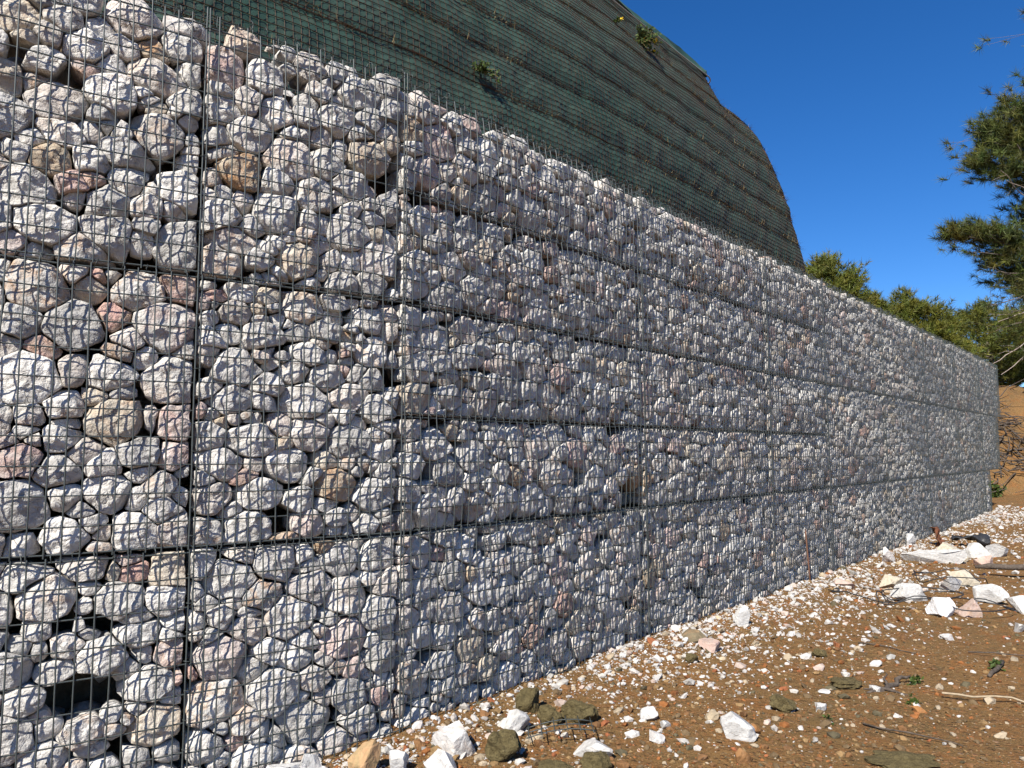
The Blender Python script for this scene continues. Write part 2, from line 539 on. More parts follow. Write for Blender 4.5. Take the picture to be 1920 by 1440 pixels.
def bulge(s, z, bk):
    s0, s1, z0, z1 = bk
    a = np.clip((s - s0) / (s1 - s0), 0, 1); c = np.clip((z - z0) / (z1 - z0), 0, 1)
    amp = 0.020 * (0.6 + 0.8 * hash01(np.array([int(s0 * 10)]), np.array([int(z0 * 10)]), np.array([3]), 7)[0])
    return -amp * (np.sin(math.pi * a) ** 0.6) * (np.sin(math.pi * c) ** 0.7)

PALETTE = [   # base colour, rust, pink, weight
    ((0.545, 0.525, 0.488), 0.02, 0.00, 36), ((0.600, 0.580, 0.540), 0.00, 0.00, 24), ((0.460, 0.447, 0.422), 0.00, 0.00, 16),
    ((0.545, 0.510, 0.465), 0.15, 0.12, 11), ((0.520, 0.455, 0.420), 0.12, 0.70, 6), ((0.535, 0.480, 0.395), 0.45, 0.0, 4),
    ((0.455, 0.385, 0.290), 0.95, 0.1, 2.4), ((0.430, 0.335, 0.285), 0.70, 0.9, 2.0)]
PW = np.array([p[3] for p in PALETTE], float); PW /= PW.sum()
def pick_tint(rng):
    k = rng.choice(len(PALETTE), p=PW)
    col, ru, pk, _ = PALETTE[k]
    ru *= rng.uniform(0.6, 1.1); pk *= rng.uniform(0.6, 1.1)
    if rng.random() < 0.26: ru = max(ru, rng.uniform(0.2, 0.75))
    if rng.random() < 0.07: pk = max(pk, rng.uniform(0.15, 0.45))
    return np.array(col) * rng.uniform(0.82, 1.10), (ru, pk, rng.random())

def pack(rng, w, h, classes, aniso):
    """throw points of several sizes into a w x h panel, largest first"""
    px, py, pr = np.zeros(0), np.zeros(0), np.zeros(0)
    for r0, r1, tries in classes:
        for _ in range(int(tries * w * h)):
            r = rng.uniform(r0, r1); x = rng.uniform(0.5 * r, w - 0.5 * r); y = rng.uniform(0.5 * r, h - 0.5 * r)
            if len(px) == 0 or np.all((px - x) ** 2 + ((py - y) * aniso) ** 2 > ((pr + r) * 0.80) ** 2):
                px = np.append(px, x); py = np.append(py, y); pr = np.append(pr, r)
    return px, py, pr

def stone_shape(rng, hp, nrm, aniso, na, rings, d0, gap):
    """front-facing block whose outline is the space its neighbours leave it; returns local (s, d, z) points"""
    ph = rng.random() * 6.28 + np.arange(na) * 2 * math.pi / na
    dirs = np.stack([np.cos(ph), np.sin(ph)], 1)
    dot = np.maximum(dirs @ nrm.T, 0)
    hh = np.maximum(hp - gap, 0.004)
    pw = rng.uniform(60, 150)
    for _ in range(rng.integers(0, 4)):            # broken-off corners
        a = rng.random() * 6.28
        nrm = np.concatenate([nrm, [[math.cos(a), math.sin(a)]]]); hp = np.append(hp, np.median(np.sort(hp)[:7]) * rng.uniform(0.95, 1.3))
    dot = np.maximum(dirs @ nrm.T, 0)
    hh = np.maximum(hp - gap, 0.004)
    R = (((dot / hh) ** pw).sum(1) + 1e-30) ** (-1 / pw)
    Rm = float(np.median(R)); R = np.minimum(R, 2.1 * Rm)
    sd_ = int(rng.integers(1, 1 << 20))
    R = R * (1 + 0.04 * fbm(np.stack([np.cos(ph) * 2.3, np.sin(ph) * 2.3, np.full(na, sd_ % 53)], 1), 3, sd_))
    fr = np.array([q for q, _ in rings]); bk = np.array([q for _, q in rings])
    rho = fr[:, None] * R[None, :]
    x = rho * dirs[None, :, 0]; y = rho * dirs[None, :, 1] / aniso
    # several broad cleavage faces + rounded arris
    nf = rng.integers(4, 8)
    dep = np.full(x.shape, 0.0)
    for k in range(nf):
        a = rng.random() * 6.28; sl = rng.uniform(0.4, 1.6); c = -rng.uniform(0.48, 0.95) * Rm * sl if k else 0.0
        if k == 0: sl = rng.uniform(0.0, 0.28)
        dep = np.maximum(dep, sl * (x * math.cos(a) + y * math.sin(a)) + c)
    for k in range(rng.integers(3, 7)):             # low chisel-like breaks over the front
        a = rng.random() * 6.28; sl = rng.uniform(0.08, 0.36)
        dep = np.maximum(dep, sl * (x * math.cos(a) + y * math.sin(a)) - rng.uniform(0.05, 0.35) * Rm * sl)
    dep = dep - dep.min()
    e = rng.uniform(0.12, 0.30) * min(Rm, 0.08); n_ = rng.uniform(8.0, 18.0)
    dep = dep + e * (1 - (1 - np.minimum(fr, 1) ** n_ * 0.995) ** (1 / n_))[:, None]
    thick = min(0.15, 1.4 * Rm + 0.05)
    dep = np.where(bk[:, None] > 0, np.maximum(dep, e) + bk[:, None] * thick, dep)
    P = np.stack([x, dep, y], -1).reshape(-1, 3)
    nzf = 26.0
    q = P * nzf + sd_ % 211
    big = fbm(q, 4, sd_, 0.58)
    ridge = 1 - np.abs(vnoise(q * 0.9 + 31.7, sd_ + 5))
    amp = min(0.0065, 0.09 * Rm)
    P[:, 1] += amp * 0.8 * big + amp * 0.7 * ridge
    P[:, 0] += amp * 0.8 * vnoise(q + 71.3, sd_ + 9)
    P[:, 2] += amp * 0.8 * vnoise(q + 11.9, sd_ + 13)
    P[:, 1] -= P[:, 1].min() - d0
    m = len(rings)
    i = np.arange(m - 1)[:, None] * na; j = np.arange(na)[None, :]; j2 = (j + 1) % na
    quads = np.stack([i + j, i + na + j, i + na + j2, i + j2], -1).reshape(-1, 4)
    return P, [quads]

RINGS_HI = [(0.02, 0), (0.16, 0), (0.30, 0), (0.43, 0), (0.55, 0), (0.66, 0), (0.76, 0), (0.85, 0), (0.92, 0), (0.97, 0), (1.0, 0), (0.99, 0.3), (0.95, 0.65), (0.8, 1.0)]
RINGS_MID = [(0.03, 0), (0.34, 0), (0.62, 0), (0.83, 0), (0.95, 0), (1.0, 0), (0.97, 0.5), (0.8, 1.0)]
RINGS_LOW = [(0.05, 0), (0.45, 0), (0.80, 0), (1.0, 0), (0.9, 0.6)]

stones = []          # (apparent size, basket index, verts, faces, tint, aux)
for bi, bk in enumerate(BASKETS):
    s0, s1, z0, z1 = bk
    rng = np.random.default_rng(1000 + bi * 7)
    w, h = s1 - s0, z1 - z0
    far = s0 >= 5.3
    mid_ = 2.0 <= s0 < 5.3
    aniso = rng.uniform(1.15, 1.5)
    top = z1 > 2.8
    tr = 220 if far else 300
    px, py, pr = pack(rng, w, h, ((0.104, 0.124, tr * 0.07), (0.076, 0.102, tr * 0.35), (0.055, 0.074, tr * 0.8), (0.030, 0.046, tr * 0.8), (0.014, 0.022, tr * 0.8)), aniso)
    zc = z0 + py
    # anything wholly under the ground is left out
    for k in range(len(px)):
        if zc[k] < -0.06: continue
        dx = px - px[k]; dy = (py - py[k]) * aniso
        d2 = dx * dx + dy * dy
        nb = np.where((d2 < 0.38 ** 2) & (d2 > 1e-9))[0]
        dist = np.sqrt(d2[nb])
        nrm = np.stack([dx[nb], dy[nb]], 1) / dist[:, None]
        hp = (d2[nb] + 0.55 * (pr[k] ** 2 - pr[nb] ** 2)) / (2 * dist)
        ztop = h - (rng.uniform(-0.035, 0.03) if top else 0.008)
        bx = np.array([[-1.0, 0], [1, 0], [0, -1], [0, 1]])
        hb = np.array([px[k] - 0.010, w - px[k] - 0.010, (py[k] - 0.006) * aniso, (ztop - py[k]) * aniso])
        nrm = np.concatenate([nrm, bx]); hp = np.concatenate([hp, hb])
        if hp.min() < 0.003:
            continue
        size = pr[k]
        if rng.random() < (0.04 if size < 0.045 else 0.006): continue
        d0 = 0.007 + 0.014 * rng.random() ** 1.6 + (0.03 * rng.random() if size < 0.045 else 0)
        c0 = wall_xyz(np.array([s0 + px[k]]), 0.0, zc[k])[0]
        dep_ = max(0.5, c0[1])
        seen = abs(c0[0] / dep_) < 0.75 and -0.45 < (c0[2] - EYE) / dep_ - 0.091 < 0.60
        apx = 2 * size / dep_ * 768 if seen else 0.0
        if apx > 27: na, rings = (38, RINGS_HI)
        elif apx > 13: na, rings = (22, RINGS_MID)
        elif apx > 8: na, rings = (14, RINGS_MID)
        else: na, rings = (10, RINGS_LOW)
        P, F = stone_shape(rng, hp, nrm, aniso, na, rings, d0, rng.uniform(0.0, 0.0045))
        sc = s0 + px[k]
        S = sc + P[:, 0]; Zz = zc[k] + P[:, 2]
        V = wall_xyz(S, P[:, 1] + bulge(np.clip(S, s0, s1), Zz, bk), Zz)
        tint, aux = pick_tint(rng)
        cpos = V.mean(0)
        depth = max(0.5, cpos[1])
        vis = 1.0 if abs(cpos[0] / depth) < 0.69 and -0.40 < (cpos[2] - EYE) / depth - 0.091 < 0.53 else 0.05
        area = np.ptp(S) * np.ptp(Zz) / depth ** 2 * vis
        stones.append((area, bi, V, F, tint, aux))

order = sorted(range(len(stones)), key=lambda i: -stones[i][0])
single = set(order[:300])

# wires of each basket
def make_basket(bi, bk):
    s0, s1, z0, z1 = bk
    rng = np.random.default_rng(50 + bi)
    far = s0 >= 5.3
    k = 4 if s0 >= 2 else 6
    geo = Geo()
    top = z1 > 2.8
    n_v = int(round((s1 - s0) / 0.05)); n_h = int(round((z1 - z0) / 0.1))
    zz0 = max(z0, -0.12)
    step = 0.1 if far else 0.05
    for i in range(n_v + 1):
        edge = i in (0, n_v)
        s = s0 + (s1 - s0) * i / n_v
        if i == 0: s += 0.0075
        if i == n_v: s -= 0.0075
        hi = z1 - 0.004 + (rng.uniform(-0.012, 0.022) if top else 0.004)
        if top and edge: hi = z1 + 0.035
        z = np.append(np.arange(zz0, hi - 0.02, step), hi)
        jit = 0.0012 if edge else 0.0028
        off = rng.normal(0, jit) + np.cumsum(rng.normal(0, 0.0006, len(z)))
        dd = bulge(np.full_like(z, s), np.minimum(z, z1), bk) + 0.0005 * rng.normal(size=len(z))
        tube(geo, wall_xyz(s + off, dd - 0.0018, z), 0.0032 if edge else 0.0028, k)
    for j in range(n_h + 1):
        edge = j in (0, n_h)
        z = z0 + (z1 - z0) * j / n_h
        if j == 0: z += 0.009
        if j == n_h: z -= 0.009 + (0.03 if top else 0)
        if z < -0.1: continue
        s = np.linspace(s0, s1, n_v * (1 if far else 2) + 1)
        zz = z + rng.normal(0, 0.0015) + 0.003 * vnoise(np.stack([s * 4, np.full_like(s, bi + j * 0.37), np.zeros_like(s)], 1), 77)
        dd = bulge(s, np.full_like(s, z), bk) + 0.0022
        tube(geo, wall_xyz(s, dd, zz), 0.0033 if edge else 0.0027, k)
    if top:                                         # lid: wires running back over the stones, front border wire
        s = np.linspace(s0 + 0.01, s1 - 0.01, n_v + 1)
        for d_ in (0.02, 0.12, 0.25, 0.45, 0.7, 0.95):
            zz = z1 + 0.012 + 0.012 * vnoise(np.stack([s * 2.5, np.full_like(s, d_ * 9 + bi), np.zeros_like(s)], 1), 78)
            tube(geo, wall_xyz(s, np.full_like(s, d_), zz), 0.0021, 4)
        for i in range(0, n_v + 1, 2):
            ss = s[i] + rng.uniform(-0.01, 0.01)
            tube(geo, wall_xyz(np.full(4, ss), np.array([0.0, 0.05, 0.5, 0.98]), z1 + np.array([0.014, 0.018, 0.02, 0.012]) + rng.uniform(-0.004, 0.006)), 0.0021, 4)
    o = geo.build('gabion_basket', M_WIRE, wall, origin=(wall_xyz(np.array([(s0 + s1) / 2]), 0.0, z0)[0]))
    # clip rings that lace the basket to its neighbours
    lg = Geo()
    def ring(c, t, a, r, kk):
        u = np.cross(t, a); m = 7 if not far else 5
        ang = np.linspace(0.2, 2 * math.pi * 0.92, m)
        rr = r * rng.uniform(0.85, 1.2)
        tube(lg, c + rr * (np.cos(ang)[:, None] * a + np.sin(ang)[:, None] * u), 0.0016, 3)
    fa = 2 if s0 >= 0 else (1 if s0 >= -0.85 else 0)
    Dv, Nv = ((D_0, N_0), (D_1, N_1), (D_MID, N_MID))[fa]
    Dv = np.append(Dv, 0.0); Nv = np.append(Nv, 0.0); UP = np.array([0, 0, 1.0])
    s = s0 + 0.03
    while s < s1:
        if z1 < 2.8 or rng.random() < 0.5:
            tilt = Dv + UP * rng.normal(0, 0.25); tilt /= np.linalg.norm(tilt)
            ring(wall_xyz(np.array([s]), -0.001, z1 + (0.0 if not top else rng.uniform(-0.01, 0.03)))[0], tilt, Nv, 0.014, 3)
        s += rng.uniform(0.05, 0.085) * (1.6 if far else 1)
    z = max(z0, 0.0) + 0.05
    while z < z1:
        ring(wall_xyz(np.array([s1 - 1e-4 if s1 <= 0 else s1]), -0.001, z)[0], UP, Nv, 0.012, 3)
        z += 0.1
    if top:                                         # curled wire ends standing up along the rim
        for i in range(int((s1 - s0) / 0.11)):
            ss = s0 + 0.04 + i * 0.11 + rng.uniform(-0.02, 0.02)
            hgt = rng.uniform(0.0, 0.03)
            a = np.linspace(0, math.pi * 1.25, 6)
            zz = np.concatenate([[z1 - 0.03], z1 + hgt + 0.012 * np.sin(a)])
            dd = np.concatenate([[0.004], 0.012 - 0.012 * np.cos(a)])
            tube(lg, wall_xyz(np.full(len(zz), ss) + np.linspace(0, rng.normal(0, 0.012), len(zz)), dd, zz), 0.0018, 3)
    lg.build('lacing', M_WIRE, o, origin=tuple(parent_world(o)))['kind'] = 'stuff'
    return o

basket_objs = [make_basket(i, bk) for i, bk in enumerate(BASKETS)]

fill = Geo()
for i, (area, bi, V, F, tint, aux) in enumerate(stones):
    if i in single:
        gs = Geo(); gs.add(V, F, tint, aux)
        gs.build('stone', M_STONE, basket_objs[bi], origin=tuple(V.mean(0)))
    else:
        fill.add(V, F, tint, aux)
# stones deeper inside, seen through the gaps, and the ones lying along the top
for bi, bk in enumerate(BASKETS):
    s0, s1, z0, z1 = bk
    rng = np.random.default_rng(9000 + bi)
    n = int((s1 - s0) * (z1 - z0) * 38)
    for _ in range(n):
        z = rng.uniform(max(z0, -0.05), z1 - 0.06)
        r = rng.uniform(0.06, 0.12)
        v, f = rock_points(rng, (r * 1.7, r * 1.5, r * 1.35), 1 if s0 > 2 else 2, 7, 0.05)
        s = rng.uniform(s0 + 0.04, s1 - 0.04)
        V = wall_xyz(np.full(len(v), s), 0.0, z) + rotz(v, rng.random() * 6.28)
        Nv = N_MID if s >= 0 else (N_1 if s >= -0.85 else N_0)
        dd = rng.uniform(0.22, 0.28)
        V[:, 0] += Nv[0] * dd; V[:, 1] += Nv[1] * dd
        t_, a_ = pick_tint(rng)
        fill.add(V, [f], t_ * 0.9, a_)
    if z1 > 2.8:
        for _ in range(int((s1 - s0) * 26)):
            s = rng.uniform(s0 + 0.05, s1 - 0.05); dd = rng.uniform(0.10, 0.55); r = rng.uniform(0.05, 0.13)
            v, f = rock_points(rng, (r * 1.6, r * 1.4, r * 1.2), 1 if s0 > 2 else 2, 7, 0.05)
            V = wall_xyz(np.full(len(v), s), 0.0, z1 - 0.055 + rng.uniform(-0.03, 0.025)) + rotz(v, rng.random() * 6.28)
            Nv = N_MID if s >= 0 else (N_1 if s >= -0.85 else N_0)
            V[:, 0] += Nv[0] * dd; V[:, 1] += Nv[1] * dd
            t_, a_ = pick_tint(rng)
            fill.add(V, [f], t_, a_)
fo = fill.build('stone_fill', M_STONE, wall, origin=tuple(WO))
fo['kind'] = 'stuff'
# packed fines at the heart of the wall
core = Geo()
for s0, s1, zt in ((-2.85, -0.86, 2.76), (-0.84, -0.005, 2.765), (0.005, 13.85, 2.77), (13.9, 15.3, 2.765)):
    zb = -0.15 if s1 < 13.88 else 0.9
    c8 = np.concatenate([wall_xyz(np.array([s0, s1, s1, s0]), np.array([0.31, 0.31, 0.98, 0.98]), z) for z in (zb, zt)])
    core.add(c8, [np.array([[0, 1, 5, 4], [1, 2, 6, 5], [2, 3, 7, 6], [3, 0, 4, 7], [4, 5, 6, 7], [3, 2, 1, 0]])])
M_FINES = simple('packed fines', (0.12, 0.085, 0.05), (0.20, 0.15, 0.10), 12, 0.95, ((30, 0.8, 0.02),))
co = core.build('rubble_core', M_FINES, wall, False, origin=tuple(WO))
co['kind'] = 'stuff'

# ------------------------------------------------------------------ green netted earth slope behind the wall
E_D, E_SC, E_R, E_Z1, E_Z2, E_TOP = 2.478, 12.362, 2.333, 8.302, 10.486, 9.30
def slope_plan():
    """(s, d) of the slope's foot: a long gentle curve, then a round corner turning into the hill"""
    s = np.arange(-4.0, E_SC, 0.025)
    c = np.stack([s, E_D + 0.5 * 0.0215 * np.clip(8 - s, 0, None) ** 2], 1)
    a = np.arange(0, rad(150), 0.025 / E_R)
    c = np.concatenate([c, np.stack([E_SC + E_R * np.sin(a), E_D + E_R * (1 - np.cos(a))], 1)])
    t = np.gradient(c, axis=0); t /= np.linalg.norm(t, axis=1)[:, None]
    return c, np.stack([-t[:, 1], t[:, 0]], 1)
PLAN_C, PLAN_N = slope_plan()
def inset_low(z):
    t = np.clip((z - 2.6) / (E_Z1 - 2.6), 0, None)
    return (z - 2.6) * 0.116 + 0.72 * t ** 3.5 + 0.30 * t ** 15
def inset_up(z):
    return inset_low(E_Z1) + 0.01 + (z - E_Z1) * 0.452 + 1.313 * np.clip((z - E_Z1) / (E_Z2 - E_Z1), 0, None) ** 6.137
def slope_xyz(ci, inset, z):
    """ci: float index along the plan curve"""
    ci = np.clip(ci, 0, len(PLAN_C) - 1.001)
    i = np.floor(ci).astype(int); f = (ci - i)[..., None]
    c = PLAN_C[i] * (1 - f) + PLAN_C[i + 1] * f
    n = PLAN_N[i] * (1 - f) + PLAN_N[i + 1] * f
    q = c + n * np.asarray(inset)[..., None]
    xy = P0 + q[..., :1] * D_MID + q[..., 1:] * N_MID
    return np.concatenate([xy, np.broadcast_to(np.asarray(z, float), xy.shape[:-1])[..., None]], -1)

CELL = 0.078
def make_tier(parent, z0, z1, inset, seed, first):
    n = len(PLAN_C)
    rows = int((z1 - z0) / (CELL * 0.95))
    per = 2
    vr = np.arange(rows * per + 1) / per            # row coordinate
    cc = np.arange(0, n - 1, CELL / 0.025 / per)    # plan index coordinate
    colc = cc * 0.025 / CELL
    Zr = z0 + vr * (z1 - z0) / rows
    CI, ZZ = np.meshgrid(cc, Zr); CC, RR = np.meshgrid(colc, vr)
    p = np.stack([CI * 0.025, ZZ, np.zeros_like(ZZ)], -1)
    pillow = np.abs(np.sin(math.pi * RR)) ** 0.7 * np.abs(np.sin(math.pi * CC)) ** 0.5
    cell = hash01(np.floor(CC), np.floor(RR), np.zeros_like(CC, int), seed)
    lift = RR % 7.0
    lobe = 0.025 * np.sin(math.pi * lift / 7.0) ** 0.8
    wav = 0.03 * fbm(p * 0.9, 3, seed) + 0.012 * vnoise(p * 5, seed + 4)
    off = -(0.016 * pillow * (0.4 + 1.1 * cell) + lobe + wav)
    V = slope_xyz(CI, inset(ZZ) + off, ZZ + 0.004 * vnoise(p * 3, seed + 8))
    nc = len(cc); nr = len(vr)
    q = (np.arange(nr - 1)[:, None] * nc + np.arange(nc - 1)[None, :]).reshape(-1)
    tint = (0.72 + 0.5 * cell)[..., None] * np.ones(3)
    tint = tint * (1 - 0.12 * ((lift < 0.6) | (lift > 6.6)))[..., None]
    geo = Geo()
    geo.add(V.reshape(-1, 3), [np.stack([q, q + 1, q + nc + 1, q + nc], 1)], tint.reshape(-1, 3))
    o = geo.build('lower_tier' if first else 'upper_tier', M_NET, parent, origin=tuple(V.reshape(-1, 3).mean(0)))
    # rusted steel mesh held tight against the netting
    wg = Geo(); rng = np.random.default_rng(seed)
    for r in range(rows + 1):
        z = z0 + r * (z1 - z0) / rows
        lf = r % 7
        ci = np.arange(0, n - 1, 5.0)
        pp = np.stack([ci * 0.025, np.full_like(ci, z), np.zeros_like(ci)], -1)
        o_ = -(0.025 * math.sin(math.pi * (lf) / 7.0) ** 0.8 if lf else 0.0) - 0.03 * fbm(pp * 0.9, 3, seed) - 0.012 * vnoise(pp * 5, seed + 4) - 0.012
        zz = z + 0.004 * vnoise(pp * 3, seed + 8) + 0.008 * vnoise(pp * 1.3 + r, seed + 30)
        tube(wg, slope_xyz(ci, inset(zz) + o_, zz), 0.0046, 3)
        if lf == 0:                                  # overlap of two mesh sheets: doubled, sagging wires
            for k in range(2):
                z3 = zz + rng.uniform(-0.022, 0.022) + 0.02 * vnoise(pp * 2.1 + k * 9, seed + 40 + k)
                tube(wg, slope_xyz(ci, inset(z3) + o_ - 0.015 - 0.012 * k, z3), 0.0045, 3)
    zz = np.linspace(z0, z1, rows + 1)
    rr = np.arange(rows + 1) * 1.0
    lf = rr % 7.0
    for c in range(int((n - 1) * 0.025 / CELL)):
        ci = np.full_like(zz, c * CELL / 0.025)
        pp = np.stack([ci * 0.025, zz, np.zeros_like(zz)], -1)
        o_ = -0.025 * np.sin(math.pi * lf / 7.0) ** 0.8 - 0.03 * fbm(pp * 0.9, 3, seed) - 0.012 * vnoise(pp * 5, seed + 4) - 0.010
        tube(wg, slope_xyz(ci, inset(zz) + o_, zz), 0.0026, 3)
    wg.build('steel_mesh', M_RUSTWIRE, o, origin=tuple(parent_world(o)))
    # dry grass caught along the laps of the mesh
    sg = Geo()
    for r in range(0, rows + 1, 7):
        z = z0 + r * (z1 - z0) / rows
        m = 1100 if first else 500
        ci = rng.uniform(40, n - 40, m)
        pp = np.stack([ci * 0.025, np.full(m, z), np.zeros(m)], -1)
        keep = vnoise(pp * 1.6, seed + 60) > -0.25
        ci = ci[keep]; m = len(ci)
        zb = z + rng.normal(0, 0.03, m)
        a = slope_xyz(ci, inset(zb) - 0.03 - 0.02 * fbm(np.stack([ci * 0.025, zb, zb * 0], -1) * 0.9, 3, seed), zb)
        ln = rng.uniform(0.04, 0.14, m)[:, None]
        dr = rng.normal(size=(m, 3)) * np.array([1, 1, 0.7]); dr /= np.linalg.norm(dr, axis=1)[:, None]
        out = -PLAN_N[ci.astype(int)]; outw = out[:, :1] * D_MID + out[:, 1:] * N_MID
        dr[:, :2] += 0.35 * outw
        e = np.cross(dr, [0.3, 0.2, 0.9]); e /= np.linalg.norm(e, axis=1)[:, None]
        vv = np.stack([a - e * 0.003, a + e * 0.003, a + dr * ln], 1).reshape(-1, 3)
        sg.add(vv, [np.arange(3 * m).reshape(-1, 3)])
    s_ = sg.build('dry_grass', M_STRAW, o, origin=tuple(parent_world(o)))
    s_['kind'] = 'stuff'
    return o

bank = empty('netted_earth_slope', tuple(slope_xyz(np.array([250.0]), np.array([0.0]), 2.6)[0]))
tag(bank, 'tall rounded earth slope wrapped in dark green netting and rusty mesh', 'earth slope', kind='thing')
lower_tier = make_tier(bank, 2.6, E_Z1, inset_low, 301, True)
upper_tier = make_tier(bank, E_Z1, E_TOP, inset_up, 411, False)
lower_tier['label'] = 'broad lower tier of green netting with rusty lap lines'
upper_tier['label'] = 'rounded upper tier of green netting against the sky'
for o_ in list(lower_tier.children) + list(upper_tier.children):
    o_.location = (0, 0, 0)
for o_ in (lower_tier, upper_tier):
    pass
# ledge of netting between the tiers, loose hem of the netting along the crest and a cable under it
ci = np.arange(0, len(PLAN_C) - 1, 4.0)
lg = Geo()
A = slope_xyz(ci, np.full(len(ci), inset_low(E_Z1) - 0.03), E_Z1 - 0.01)
B = slope_xyz(ci, np.full(len(ci), inset_low(E_Z1) + 0.22), E_Z1 + 0.03)
m_ = len(ci)
lg.add(np.concatenate([A, B]), [np.stack([np.arange(m_ - 1), np.arange(1, m_), np.arange(1, m_) + m_, np.arange(m_ - 1) + m_], 1)], (0.8, 0.8, 0.8))
lg.build('ledge', M_NET, bank, origin=tuple(bank.location))
hg = Geo()
prof = []
zc_ = np.array([9.18, 9.27, 9.34, 9.39, 9.36])
oc_ = np.array([-0.06, -0.09, -0.09, 0.02, 0.20])
for j in range(5):
    pp = np.stack([ci * 0.025, np.full(m_, j * 0.7), np.zeros(m_)], -1)
    prof.append(slope_xyz(ci, inset_up(np.minimum(zc_[j], E_Z2)) + oc_[j] + 0.035 * fbm(pp * 1.4, 3, 91), zc_[j] + 0.04 * fbm(pp * 1.1, 3, 92)))
for j in range(4):
    hg.add(np.concatenate([prof[j], prof[j + 1]]), [np.stack([np.arange(m_ - 1), np.arange(1, m_), np.arange(1, m_) + m_, np.arange(m_ - 1) + m_], 1)], (1.3, 1.45, 1.35))
hg.build('netting_hem', M_NET, bank, origin=tuple(bank.location))
cg = Geo()
pp = np.stack([ci * 0.025, np.zeros(m_), np.zeros(m_)], -1)
zc2 = 9.08 + 0.03 * vnoise(pp * 0.6, 95)
tube(cg, slope_xyz(ci, inset_up(zc2) - 0.09, zc2), 0.014, 5)
cg.build('cable', M_CABLE, bank, origin=tuple(bank.location))
# earth fill behind the netting
eg = Geo()
ring = [slope_xyz(ci, np.full(m_, v_), z_) for v_, z_ in ((0.25, 2.4), (inset_low(E_Z1) + 0.2, E_Z1 - 0.1), (inset_up(E_TOP) + 0.05, E_TOP - 0.03))]
far_ = [r + np.append(N_MID * 6.0, 0.0) for r in ring]
eg.add(np.concatenate([ring[2], far_[2]]), [np.stack([np.arange(m_ - 1), np.arange(1, m_), np.arange(1, m_) + m_, np.arange(m_ - 1) + m_], 1)])
eg.build('crest_soil', M_SOIL, bank, origin=tuple(bank.location))

# ------------------------------------------------------------------ weeds rooted in the slope
def leafy(name, loc, out, n, spread, size, label, seed, flowers=0, cat='weed', tintv=1.0):
    rng = np.random.default_rng(seed)
    root = empty(name, loc)
    tag(root, label, cat)
    st = Geo(); lf = Geo(); fl = Geo()
    loc = np.asarray(loc, float); out = np.asarray(out, float)
    for k in range(n):
        d = rng.normal(size=3) * np.array([1, 1, 0.8]) + out * 1.1 + np.array([0, 0, 0.5]); d /= np.linalg.norm(d)
        ln = spread * rng.uniform(0.35, 1.0)
        t = np.linspace(0, 1, 5)[:, None]
        pts = loc + d * ln * t + np.array([0, 0, -0.35 * ln]) * t ** 2
        tube(st, pts, np.linspace(0.004, 0.0015, 5), 3)
        for j in range(14):
            f = rng.uniform(0.25, 1.0); p = loc + d * ln * f + np.array([0, 0, -0.35 * ln]) * f * f
            a = rng.normal(size=3); a /= np.linalg.norm(a); b = np.cross(a, rng.normal(size=3)); b /= np.linalg.norm(b)
            L_ = size * rng.uniform(0.6, 1.3); w_ = L_ * 0.28
            cc = (0.8 + 0.5 * rng.random()) * tintv * np.array([1, 1, 1])
            lf.add(np.stack([p, p + a * L_ * 0.5 + b * w_, p + a * L_, p + a * L_ * 0.5 - b * w_]), [np.array([[0, 1, 2, 3]])], cc)
        if k < flowers:
            p = pts[-1]
            for q in range(6):
                a = rng.normal(size=3); a /= np.linalg.norm(a); b = np.cross(a, rng.normal(size=3)); b /= np.linalg.norm(b)
                fl.add(np.stack([p, p + a * 0.02 + b * 0.012, p + a * 0.04, p + a * 0.02 - b * 0.012]), [np.array([[0, 1, 2, 3]])])
    st.build('stem', M_LEAF if False else M_STRAW, root, origin=tuple(loc))
    o = lf.build('foliage', M_LEAF, root, False, origin=tuple(loc)); o['kind'] = 'stuff'
    if flowers:
        o = fl.build('flower', M_PETAL, root, False, origin=tuple(loc))
    for c in root.children: c.location = (0, 0, 0)
    return root

def on_slope(ci, z, inset, push=0.05):
    return tuple(slope_xyz(np.array([float(ci)]), np.array([inset(z) - push]), z)[0])

OUTW = np.append(-N_MID, 0.0)
WEEDS = True

# ------------------------------------------------------------------ stones, clods and litter on the ground
def put_rock(name, x, y, dims, label, seed, tint=(0.60, 0.595, 0.585), aux=(0.0, 0.0, 0.3), yaw=0.0, cat='rock', sink=0.22, mat=None, sub=4, chops=13, rough=0.028, group=None, cut=(0.36, 0.74)):
    rng = np.random.default_rng(seed)
    if y > 5.5: dims = (dims[0], dims[1], dims[2] * 1.35)
    v, f = rock_points(rng, dims, sub, chops, rough, cut)
    v = rotz(v, yaw)
    z = float(ground_z(np.array([x]), np.array([y]))[0])
    v[:, 2] -= v[:, 2].min() + sink * dims[2]
    geo = Geo(); geo.add(v, [f], tint, aux)
    o = geo.build(name, mat or M_GRAVEL, smooth_shade=False)
    o.location = (x, y, z)
    return tag(o, label, cat, group)

